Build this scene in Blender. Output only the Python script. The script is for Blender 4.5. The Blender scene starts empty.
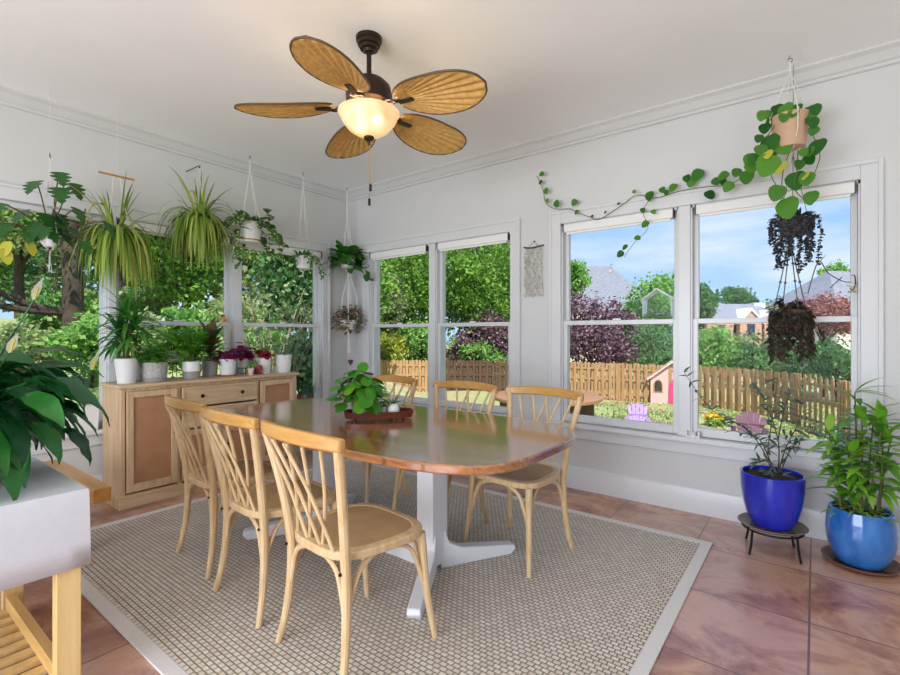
import bpy, math, random
import numpy as np
from mathutils import Vector, Matrix
R = random.Random(7)
PI = math.pi
C = bpy.context.scene.collection
sc = bpy.context.scene

# ------------------------------------------------------------------ camera, sky, sun, exposure
F, EYE, TH, HORIZON = 478.0, 1.27, math.atan(365 / 478), 334.0
cd = bpy.data.cameras.new('camera')
cam = bpy.data.objects.new('camera', cd)
C.objects.link(cam)
cd.sensor_width = 36
cd.lens = F / 900 * 36
cd.shift_y = -(337.5 - HORIZON) / 900
cd.clip_start = .05
cd.clip_end = 500
cam.location = (0, 0, EYE)
cam.rotation_euler = (PI / 2, 0, TH)
sc.camera = cam

w = bpy.data.worlds.new('sky')
sc.world = w
w.use_nodes = True
nt = w.node_tree
nt.nodes.clear()
out = nt.nodes.new('ShaderNodeOutputWorld')
bg = nt.nodes.new('ShaderNodeBackground')
tc = nt.nodes.new('ShaderNodeTexCoord')
sep = nt.nodes.new('ShaderNodeSeparateXYZ')
nt.links.new(tc.outputs['Generated'], sep.inputs[0])
rmp = nt.nodes.new('ShaderNodeValToRGB')
rmp.color_ramp.elements[0].position = 0.0
rmp.color_ramp.elements[0].color = (.50, .74, .97, 1)
rmp.color_ramp.elements[1].position = .55
rmp.color_ramp.elements[1].color = (.10, .33, .86, 1)
nt.links.new(sep.outputs['Z'], rmp.inputs[0])
mp = nt.nodes.new('ShaderNodeMapping')
mp.inputs['Scale'].default_value = (1.6, 1.6, 6.5)
nt.links.new(tc.outputs['Generated'], mp.inputs[0])
nz = nt.nodes.new('ShaderNodeTexNoise')
nz.inputs['Scale'].default_value = 2.1
nz.inputs['Detail'].default_value = 6
nz.inputs['Roughness'].default_value = .55
nt.links.new(mp.outputs[0], nz.inputs[0])
cr = nt.nodes.new('ShaderNodeValToRGB')
cr.color_ramp.elements[0].position = .46
cr.color_ramp.elements[0].color = (0, 0, 0, 1)
cr.color_ramp.elements[1].position = .72
cr.color_ramp.elements[1].color = (.7, .7, .7, 1)
nt.links.new(nz.outputs['Fac'], cr.inputs[0])
mx = nt.nodes.new('ShaderNodeMixRGB')
nt.links.new(cr.outputs[0], mx.inputs[0])
nt.links.new(rmp.outputs[0], mx.inputs[1])
mx.inputs[2].default_value = (.86, .93, 1, 1)
nt.links.new(mx.outputs[0], bg.inputs[0])
bg.inputs[1].default_value = 1.05
nt.links.new(bg.outputs[0], out.inputs[0])


def light(name, kind, loc, rot, energy, col=(1, 1, 1), **k):
    d = bpy.data.lights.new(name, kind)
    o = bpy.data.objects.new(name, d)
    C.objects.link(o)
    o.location = loc
    o.rotation_euler = rot
    d.energy = energy
    d.color = col
    for a, b in k.items():
        setattr(d, a, b)
    return o


sd = Vector((.42, -.40, .82))          # direction towards the sun: behind the house, to the right
light('sun', 'SUN', (0, 0, 20), sd.to_track_quat('Z', 'Y').to_euler(), 6.6, (1, .95, .86), angle=.009)
# unseen fill lamps added to brighten the room, at openings made for them
light('fill_lamp_front', 'AREA', (-1.3, -2.60, 1.12), (PI / 2 - .12, 0, 0), 215, (.82, .885, 1), shape='RECTANGLE', size=3.4, size_y=2.05)
light('fill_lamp_right', 'AREA', (1.72, .0, 1.4), (PI / 2 + 1.2, 0, PI / 2), 30, (.80, .87, 1), shape='RECTANGLE', size=4.0, size_y=1.9)
sc.view_settings.view_transform = 'Standard'
sc.view_settings.look = 'None'
sc.view_settings.gamma = 1
sc.view_settings.use_curve_mapping = False
sc.view_settings.exposure = 0.04
sc.cycles.max_bounces = 10
sc.cycles.diffuse_bounces = 5
sc.cycles.transparent_max_bounces = 16
sc.cycles.caustics_reflective = False
sc.cycles.caustics_refractive = False

# ------------------------------------------------------------------ where a sight line meets a plane of the room
_r = Vector((math.cos(TH), math.sin(TH), 0))
_f = Vector((-math.sin(TH), math.cos(TH), 0))
_c = Vector((0, 0, EYE))


def ray(x, y):
    return _f + _r * ((x - 450) / F) - Vector((0, 0, (y - HORIZON) / F))


def onz(x, y, h=0):
    d = ray(x, y)
    return _c + d * ((h - EYE) / d.z)


def onY(x, y, Y):
    d = ray(x, y)
    return _c + d * (Y / d.y)


def onX(x, y, X):
    d = ray(x, y)
    return _c + d * (X / d.x)


def onD(x, y, D):
    return _c + ray(x, y) * D


# ------------------------------------------------------------------ materials
def lin(c):
    c /= 255
    return c / 12.92 if c <= .04045 else ((c + .055) / 1.055) ** 2.4


def rgb(r, g, b):
    return (lin(r), lin(g), lin(b), 1)


class Mat:
    def __init__(s, name, rough=.5, **k):
        s.m = bpy.data.materials.new(name)
        s.m.use_nodes = True
        s.t = s.m.node_tree
        s.b = s.t.nodes['Principled BSDF']
        s.b.inputs['Roughness'].default_value = rough
        for a, v in k.items():
            s.b.inputs[a.replace('_', ' ')].default_value = v

    def n(s, typ, **k):
        x = s.t.nodes.new('ShaderNode' + typ)
        for a, v in k.items():
            if a in x.inputs.keys():
                x.inputs[a].default_value = v
            else:
                setattr(x, a, v)
        return x

    def l(s, a, b):
        s.t.links.new(a, b)

    def coord(s, scale=(1, 1, 1), loc=(0, 0, 0), rot=(0, 0, 0)):
        c = s.n('TexCoord')
        m = s.n('Mapping')
        m.inputs['Scale'].default_value = scale
        m.inputs['Location'].default_value = loc
        m.inputs['Rotation'].default_value = rot
        s.l(c.outputs['Object'], m.inputs[0])
        return m.outputs[0]

    def noise(s, co, scale, detail=4, rough=.5, dist=0):
        x = s.n('TexNoise')
        x.inputs['Scale'].default_value = scale
        x.inputs['Detail'].default_value = detail
        x.inputs['Roughness'].default_value = rough
        x.inputs['Distortion'].default_value = dist
        s.l(co, x.inputs[0])
        return x.outputs['Fac']

    def ramp(s, fac, stops):
        x = s.n('ValToRGB')
        e = x.color_ramp.elements
        while len(e) < len(stops):
            e.new(.5)
        for i, (p, c) in enumerate(stops):
            e[i].position = p
            e[i].color = c
        s.l(fac, x.inputs[0])
        return x.outputs[0]

    def bump(s, h, strength=.2, dist=.01):
        x = s.n('Bump')
        x.inputs['Strength'].default_value = strength
        x.inputs['Distance'].default_value = dist
        s.l(h, x.inputs['Height'])
        s.l(x.outputs[0], s.b.inputs['Normal'])

    def col(s, o):
        s.l(o, s.b.inputs['Base Color'])


def plain(name, c, rough=.5, var=.06, scale=12, bump=0, **k):
    m = Mat(name, rough, **k)
    co = m.coord()
    f = m.noise(co, scale)
    a = tuple(x * (1 - var) for x in c[:3]) + (1,)
    b = tuple(min(1, x * (1 + var)) for x in c[:3]) + (1,)
    m.col(m.ramp(f, [(.3, a), (.7, b)]))
    if bump:
        m.bump(m.noise(co, scale * 6), bump)
    return m.m


def wood(name, c1, c2, rough=.4, axis=0, scale=1, bump=.08, **k):
    m = Mat(name, rough, **k)
    s = [14 * scale] * 3
    s[axis] = 1.2 * scale
    co = m.coord(tuple(s))
    f = m.noise(co, 2.2, 6, .6, .6)
    m.col(m.ramp(f, [(.28, c1), (.72, c2)]))
    m.bump(f, bump, .004)
    return m.m


def leafmat(name, cols, rough=.4, trans=.25, spec=.4, stripe=None):
    """leaf colours vary from leaf to leaf"""
    m = Mat(name, rough)
    g = m.n('NewGeometry')
    c = m.ramp(g.outputs['Random Per Island'], [(i / max(1, len(cols) - 1), x) for i, x in enumerate(cols)])
    if stripe:
        co = m.coord()
        f = m.noise(co, stripe[1], 3)
        q = m.n('MixRGB')
        m.l(m.ramp(f, [(stripe[2], (0, 0, 0, 1)), (stripe[2] + .08, (1, 1, 1, 1))]), q.inputs[0])
        m.l(c, q.inputs[1])
        q.inputs[2].default_value = stripe[0]
        c = q.outputs[0]
    m.col(c)
    m.b.inputs['Specular IOR Level'].default_value = spec
    t = m.n('BsdfTranslucent')
    m.l(c, t.inputs[0])
    x = m.n('MixShader')
    x.inputs[0].default_value = trans
    m.l(m.b.outputs[0], x.inputs[1])
    m.l(t.outputs[0], x.inputs[2])
    m.l(x.outputs[0], m.t.nodes['Material Output'].inputs[0])
    return m.m


def glassmat(name, tint=(1, 1, 1, 1), refl=.05):
    m = Mat(name)
    tr = m.n('BsdfTransparent')
    tr.inputs[0].default_value = tint
    gl = m.n('BsdfGlossy')
    gl.inputs['Roughness'].default_value = .02
    fr = m.n('Fresnel')
    fr.inputs[0].default_value = 1.1
    x = m.n('MixShader')
    m.l(fr.outputs[0], x.inputs[0])
    m.l(tr.outputs[0], x.inputs[1])
    m.l(gl.outputs[0], x.inputs[2])
    m.l(x.outputs[0], m.t.nodes['Material Output'].inputs[0])
    return m.m


M = {}
M['wall'] = plain('wall_paint', rgb(208, 208, 206), .55, .012, 3, .02)
M['ceil'] = plain('ceiling_paint', rgb(249, 249, 249), .7, .01, 3, .02)
M['trim'] = plain('trim_paint', rgb(214, 214, 214), .3, .01, 3)
M['blind'] = plain('blind_fabric', rgb(236, 234, 230), .6, .02, 60)
M['blind_cap'] = plain('blind_cap', rgb(70, 68, 66), .5)
M['pane'] = glassmat('pane_glass')
M['chair'] = wood('chair_wood', rgb(196, 160, 112), rgb(228, 200, 156), .38, 2, 1.6, .05)
M['chair_rail'] = wood('chair_rail_wood', rgb(178, 128, 62), rgb(206, 158, 88), .32, 0, 1.6, .05)
M['oak'] = wood('pale_oak', rgb(186, 152, 112), rgb(220, 190, 150), .5, 2, 1, .05)
M['oak_h'] = wood('pale_oak_across', rgb(186, 152, 112), rgb(220, 190, 150), .5, 1, 1, .05)
M['pine'] = wood('pine', rgb(222, 182, 112), rgb(240, 210, 150), .45, 2, .8, .04)
M['pine_x'] = wood('pine_rail', rgb(206, 160, 88), rgb(232, 192, 122), .45, 0, .8, .04)
M['honey'] = wood('honey_beam', rgb(170, 112, 48), rgb(204, 150, 74), .3, 0, .8, .04)
M['tray'] = wood('tray_wood', rgb(78, 32, 20), rgb(122, 54, 34), .3, 0, 1.4, .04)
M['white'] = plain('white_ceramic', rgb(232, 230, 228), .3, .02)
M['white_m'] = plain('white_matt', rgb(224, 222, 220), .6, .03)
M['paint'] = plain('white_table_paint', rgb(232, 232, 232), .5, .02)
M['grey'] = plain('grey_ceramic', rgb(150, 146, 142), .6, .06, 30, .1)
M['stone'] = plain('speckled_stone', rgb(176, 172, 166), .7, .22, 60, .2)
M['terra'] = plain('terracotta', rgb(166, 100, 66), .7, .1)
M['tan'] = plain('tan_ceramic', rgb(196, 160, 130), .55, .05)
M['soil'] = plain('soil', rgb(52, 38, 30), .95, .4, 40, .5)
M['cord'] = plain('cotton_cord', rgb(226, 222, 214), .9, .05, 60)
M['jute'] = plain('dark_cord', rgb(92, 84, 80), .9, .08)
M['iron'] = plain('black_iron', rgb(38, 34, 34), .45, .1, 20, 0, Metallic=.6)
M['bronze'] = plain('dark_bronze', rgb(58, 44, 36), .4, .1, 20, 0, Metallic=.7)
M['brass'] = plain('aged_brass', rgb(190, 150, 84), .35, .1, 20, 0, Metallic=.7)
M['cloth'] = plain('white_cotton', rgb(210, 211, 214), .85, .02, 40, .1)
M['stem'] = plain('plant_stem', rgb(96, 92, 48), .6, .2)
M['bark_thin'] = plain('woody_stem', rgb(92, 66, 46), .8, .2, 40)
M['bark'] = plain('tree_bark', rgb(74, 62, 52), .9, .35, 8, .8)
M['gold_tag'] = plain('cane_wrap', rgb(186, 112, 56), .6, .15, 60)


def m_tabletop():
    m = Mat('table_wood', .17)
    m.b.inputs['Coat Weight'].default_value = .9
    m.b.inputs['Coat Roughness'].default_value = .12
    m.b.inputs['Specular IOR Level'].default_value = .8
    co = m.coord((1.1, 15, 15))
    f = m.noise(co, 2.0, 7, .62, .9)
    c = m.ramp(f, [(.22, rgb(104, 62, 34)), (.45, rgb(152, 98, 56)), (.62, rgb(178, 122, 74)), (.85, rgb(204, 154, 104))])
    br = m.n('TexBrick')
    br.offset = .37
    for a, v in dict(Scale=1, Mortar_Size=.0012, Brick_Width=1.1, Row_Height=.115).items():
        br.inputs[a.replace('_', ' ')].default_value = v
    br.inputs['Color1'].default_value = (.72, .72, .72, 1)
    br.inputs['Color2'].default_value = (1.1, 1.05, 1, 1)
    br.inputs['Mortar'].default_value = (.45, .42, .4, 1)
    m.l(m.coord(), br.inputs[0])
    q = m.n('MixRGB', blend_type='MULTIPLY')
    q.inputs[0].default_value = .8
    m.l(c, q.inputs[1])
    m.l(br.outputs[0], q.inputs[2])
    m.col(q.outputs[0])
    m.bump(m.noise(m.coord((1, 3, 3)), 3, 3), .05, .01)
    return m.m


def m_floor():
    m = Mat('slate_tile', .28)
    m.b.inputs['Specular IOR Level'].default_value = .9
    m.b.inputs['Coat Weight'].default_value = .35
    m.b.inputs['Coat Roughness'].default_value = .22
    br = m.n('TexBrick')
    br.offset = 0
    T = .555
    for a, v in dict(Scale=1, Mortar_Size=.005, Mortar_Smooth=.3, Brick_Width=T, Row_Height=T).items():
        br.inputs[a.replace('_', ' ')].default_value = v
    br.inputs['Color1'].default_value = (0, 0, 0, 1)
    br.inputs['Color2'].default_value = (1, 1, 1, 1)
    m.l(m.coord((1, 1, 1), (.02 + T * 20, T * 10 - 2.627 + T * 0, 0)), br.inputs[0])
    co = m.coord((1, 1.35, 1), (0, 0, 0), (0, 0, .6))
    f1 = m.noise(co, 2.5, 10, .68, .7)
    f2 = m.ramp(m.noise(m.coord((1, 1, 1), (3, 7, 1)), 1.3, 4, .5), [(.38, (0, 0, 0, 1)), (.66, (1, 1, 1, 1))])
    c1 = m.ramp(f1, [(.30, rgb(96, 48, 32)), (.42, rgb(154, 92, 62)), (.51, rgb(190, 128, 90)), (.60, rgb(222, 172, 122)), (.72, rgb(146, 98, 80))])
    c2 = m.ramp(f1, [(.28, rgb(138, 92, 80)), (.42, rgb(190, 142, 128)), (.54, rgb(218, 176, 162)), (.70, rgb(188, 144, 136))])
    q = m.n('MixRGB')
    m.l(f2, q.inputs[0])
    m.l(c1, q.inputs[1])
    m.l(c2, q.inputs[2])
    t = m.n('MixRGB', blend_type='MULTIPLY')
    t.inputs[0].default_value = .22
    m.l(q.outputs[0], t.inputs[1])
    m.l(br.outputs['Color'], t.inputs[2])
    g = m.n('MixRGB')
    m.l(br.outputs['Fac'], g.inputs[0])
    m.l(t.outputs[0], g.inputs[1])
    g.inputs[2].default_value = rgb(122, 92, 80)
    m.col(g.outputs[0])
    h = m.n('Math', operation='SUBTRACT')
    m.l(f1, h.inputs[0])
    m.l(br.outputs['Fac'], h.inputs[1])
    m.bump(h.outputs[0], .25, .006)
    return m.m


def m_rug():
    m = Mat('sisal_weave', .9)
    br = m.n('TexBrick')
    br.offset = .5
    for a, v in dict(Scale=1, Mortar_Size=.0038, Mortar_Smooth=1, Brick_Width=.031, Row_Height=.0225, Bias=0).items():
        br.inputs[a.replace('_', ' ')].default_value = v
    br.inputs['Color1'].default_value = rgb(222, 208, 188)
    br.inputs['Color2'].default_value = rgb(238, 228, 212)
    br.inputs['Mortar'].default_value = rgb(112, 94, 78)
    m.l(m.coord(), br.inputs[0])
    f = m.noise(m.coord(), 260, 2)
    q = m.n('MixRGB', blend_type='MULTIPLY')
    q.inputs[0].default_value = .45
    m.l(br.outputs['Color'], q.inputs[1])
    m.l(m.ramp(f, [(.3, (.6, .58, .55, 1)), (.7, (1, 1, 1, 1))]), q.inputs[2])
    m.col(q.outputs[0])
    h = m.n('Math', operation='SUBTRACT')
    h.inputs[0].default_value = 1
    m.l(br.outputs['Fac'], h.inputs[1])
    m.bump(h.outputs[0], .6, .010)
    return m.m


def m_cane(name, a, b):
    m = Mat(name, .6)
    ck = m.n('TexChecker')
    ck.inputs['Scale'].default_value = 170
    ck.inputs[1].default_value = a
    ck.inputs[2].default_value = b
    m.l(m.coord(), ck.inputs[0])
    f = m.noise(m.coord(), 9, 4)
    q = m.n('MixRGB', blend_type='MULTIPLY')
    q.inputs[0].default_value = .5
    m.l(ck.outputs[0], q.inputs[1])
    m.l(m.ramp(f, [(.3, (.7, .66, .6, 1)), (.7, (1.05, 1, 1, 1))]), q.inputs[2])
    m.col(q.outputs[0])
    m.bump(ck.outputs['Fac'], .3, .002)
    return m.m


def m_glaze(name, a, b, rough=.12):
    m = Mat(name, rough)
    m.b.inputs['Coat Weight'].default_value = .4
    f = m.noise(m.coord((1, 1, .6)), 7, 5, .6, .4)
    m.col(m.ramp(f, [(.3, a), (.72, b)]))
    return m.m


def m_lampglass():
    m = Mat('lamp_glass', .35)
    f = m.noise(m.coord(), 9, 4, .6, .8)
    m.col(m.ramp(f, [(.3, rgb(226, 196, 146)), (.7, rgb(250, 234, 204))]))
    m.l(m.ramp(f, [(.25, (1, .66, .3, 1)), (.7, (1, .80, .48, 1))]), m.b.inputs['Emission Color'])
    m.b.inputs['Emission Strength'].default_value = .35
    m.b.inputs['Transmission Weight'].default_value = .35
    return m.m


def m_palm():
    m = Mat('woven_palm', .5)
    f = m.noise(m.coord((1, 1, 1)), 40, 3)
    c = m.ramp(f, [(.3, rgb(214, 166, 88)), (.7, rgb(240, 200, 124))])
    m.col(c)
    t = m.n('BsdfTranslucent')
    m.l(c, t.inputs[0])
    x = m.n('MixShader')
    x.inputs[0].default_value = .2
    m.l(m.b.outputs[0], x.inputs[1])
    m.l(t.outputs[0], x.inputs[2])
    m.l(x.outputs[0], m.t.nodes['Material Output'].inputs[0])
    return m.m


M['top'] = m_tabletop()
M['tile'] = m_floor()
M['rug'] = m_rug()
M['rugedge'] = plain('rug_binding', rgb(222, 218, 212), .9, .04, 80)
M['cane'] = m_cane('seat_cane', rgb(196, 164, 120), rgb(170, 138, 96))
M['cane_door'] = m_cane('door_cane', rgb(190, 140, 100), rgb(172, 122, 84))
M['cobalt'] = m_glaze('cobalt_glaze', rgb(22, 28, 146), rgb(40, 54, 190))
M['azure'] = m_glaze('azure_glaze', rgb(28, 88, 168), rgb(70, 136, 206))
M['lampglass'] = m_lampglass()
M['palm'] = m_palm()
M['palm_edge'] = plain('blade_edge', rgb(92, 70, 40), .6, .1)
M['shell'] = leafmat('capiz_shell', [rgb(196, 190, 176), rgb(224, 220, 210), rgb(208, 204, 190)], .3, .3)
M['acrylic'] = glassmat('clear_acrylic', (.93, .97, .97, 1))
M['seed'] = plain('bird_seed', rgb(120, 78, 50), .9, .3, 80)
g = rgb
M['L_pothos'] = leafmat('pothos_leaf', [g(38, 92, 32), g(62, 122, 40), g(92, 148, 50), g(48, 104, 36), g(30, 78, 30)], .3, .25)
M['L_varieg'] = leafmat('variegated_leaf', [g(48, 93, 40), g(74, 120, 55), g(40, 81, 38)], .3, .2, stripe=(g(225, 235, 156), 40, .55))
M['L_spider'] = leafmat('spider_leaf', [g(103, 144, 47), g(157, 181, 75), g(79, 120, 36), g(190, 198, 103), g(129, 129, 54)], .4, .3)
M['L_monst'] = leafmat('swiss_cheese_leaf', [g(36, 84, 34), g(52, 104, 44), g(44, 94, 36), g(60, 112, 52)], .35, .2)
M['L_drac'] = leafmat('dracaena_leaf', [g(43, 105, 41), g(73, 142, 52), g(105, 167, 73), g(55, 119, 66)], .3, .5)
M['L_light'] = leafmat('light_leaf', [g(128, 196, 66), g(152, 210, 84), g(100, 172, 56)], .35, .5)
M['L_small'] = leafmat('small_leaf', [g(96, 160, 62), g(124, 182, 76), g(74, 136, 52)], .4, .5)
M['L_croton'] = leafmat('croton_leaf', [g(80, 110, 56), g(124, 86, 52), g(96, 130, 70), g(150, 110, 66), g(62, 88, 58)], .3, .5)
M['L_purple'] = leafmat('purple_leaf', [g(150, 50, 104), g(186, 84, 146), g(112, 34, 66), g(166, 70, 120)], .35, .5)
M['L_red'] = leafmat('red_leaf', [g(190, 52, 54), g(214, 84, 80), g(156, 58, 66), g(120, 104, 60)], .35, .5)
M['L_trad'] = leafmat('bicolour_leaf', [g(130, 122, 80), g(186, 146, 124), g(220, 182, 164), g(112, 100, 66), g(104, 128, 66)], .45, .3)
M['L_pilea'] = leafmat('pilea_leaf', [g(48, 120, 26), g(78, 152, 36), g(64, 136, 30), g(110, 168, 44)], .25, .25)
M['L_yel'] = leafmat('yellowing_leaf', [g(190, 190, 60), g(214, 206, 90)], .35, .3)
M['L_peace'] = leafmat('peace_lily_leaf', [g(26, 83, 39), g(37, 105, 48), g(57, 129, 50), g(22, 72, 44), g(33, 92, 37)], .25, .15, .5)
M['spathe'] = leafmat('white_spathe', [g(226, 226, 214), g(212, 214, 204)], .5, .3)
M['L_bamboo'] = leafmat('bamboo_leaf', [g(94, 163, 42), g(141, 201, 60), g(69, 134, 38), g(168, 212, 89), g(116, 179, 44)], .3, .3)
M['L_olive'] = leafmat('olive_leaf', [g(72, 96, 74), g(96, 120, 92), g(62, 84, 64), g(124, 140, 116)], .4, .15)
M['L_dark'] = leafmat('trailing_succulent', [g(46, 58, 62), g(70, 76, 88), g(38, 50, 48), g(92, 88, 110)], .5, .05)  # leaf colours kept dark to stand in for backlighting
M['L_darkbrown'] = leafmat('backlit_dark_foliage', [g(52, 50, 36), g(78, 62, 50), g(44, 52, 34), g(98, 82, 70)], .5, .15)  # backlit darkness is put into these leaf colours too
# outdoors
M['grass'] = plain('lawn', rgb(136, 160, 84), .9, .28, 1.2, .6)
M['blade'] = leafmat('grass_blade', [g(126, 150, 84), g(156, 172, 110), g(176, 170, 120)], .6, .3)
M['T_maple'] = leafmat('maple_leaf', [g(84, 134, 48), g(130, 178, 70), g(172, 210, 96), g(62, 104, 42), g(146, 188, 76)], .5, 0.5)
M['T_pale'] = leafmat('dusty_leaf', [g(150, 164, 112), g(124, 150, 90), g(176, 182, 134), g(104, 134, 76)], .5, 0.4)
M['T_plum'] = leafmat('plum_leaf', [g(112, 82, 98), g(148, 114, 128), g(88, 64, 78), g(168, 132, 142)], .5, .25)
M['T_green'] = leafmat('fresh_leaf', [g(120, 172, 80), g(160, 206, 112), g(100, 154, 72), g(180, 218, 130)], .5, 0.45)
M['T_dark'] = leafmat('deep_leaf', [g(84, 130, 74), g(112, 160, 94), g(70, 112, 66), g(138, 176, 112)], .5, 0.4)
M['T_wood'] = leafmat('woodland_leaf', [g(126, 158, 80), g(170, 196, 116), g(98, 130, 68), g(190, 206, 142), g(146, 150, 112)], .5, 0.5)
M['T_red'] = leafmat('japanese_maple_leaf', [g(170, 104, 102), g(192, 130, 122), g(140, 84, 84), g(154, 120, 96)], .5, .3)
M['T_yel'] = leafmat('yellow_shrub_leaf', [g(170, 180, 60), g(196, 196, 80), g(120, 160, 54)], .5, .4)
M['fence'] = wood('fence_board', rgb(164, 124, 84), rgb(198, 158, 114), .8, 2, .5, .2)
M['fence_d'] = wood('shade_toned_board', rgb(74, 54, 40), rgb(104, 78, 58), .85, 2, .5, .2)  # tree shade on one fence stretch is put into this darker board colour
M['roof'] = plain('grey_shingle', rgb(128, 132, 142), .9, .16, 5, .3)
M['brick'] = plain('pinkish_brick', rgb(190, 150, 132), .9, .12, 6, .2)
M['siding'] = plain('cream_siding', rgb(226, 218, 204), .8, .04, 3)
M['darkglass'] = plain('window_dark', rgb(54, 60, 70), .1, .1)
M['pink_wall'] = plain('pale_pink_plastic', rgb(232, 186, 184), .5, .04)
M['pink'] = plain('pink_plastic', rgb(216, 74, 128), .45, .04)
M['lilac'] = plain('lilac_plastic', rgb(160, 128, 190), .5, .04)
M['mauve'] = plain('mauve_plastic', rgb(104, 66, 82), .5, .06)
M['deckwood'] = wood('patio_wood', rgb(138, 100, 72), rgb(168, 128, 94), .7, 0, .6, .1)
M['yellow'] = leafmat('yellow_petal', [g(236, 206, 50), g(250, 226, 90), g(226, 190, 40)], .5, .3)
M['amber'] = plain('amber_glass', rgb(226, 140, 40), .2, .1)
M['heart'] = plain('plum_enamel', rgb(112, 66, 78), .35, .3, 60)


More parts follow.
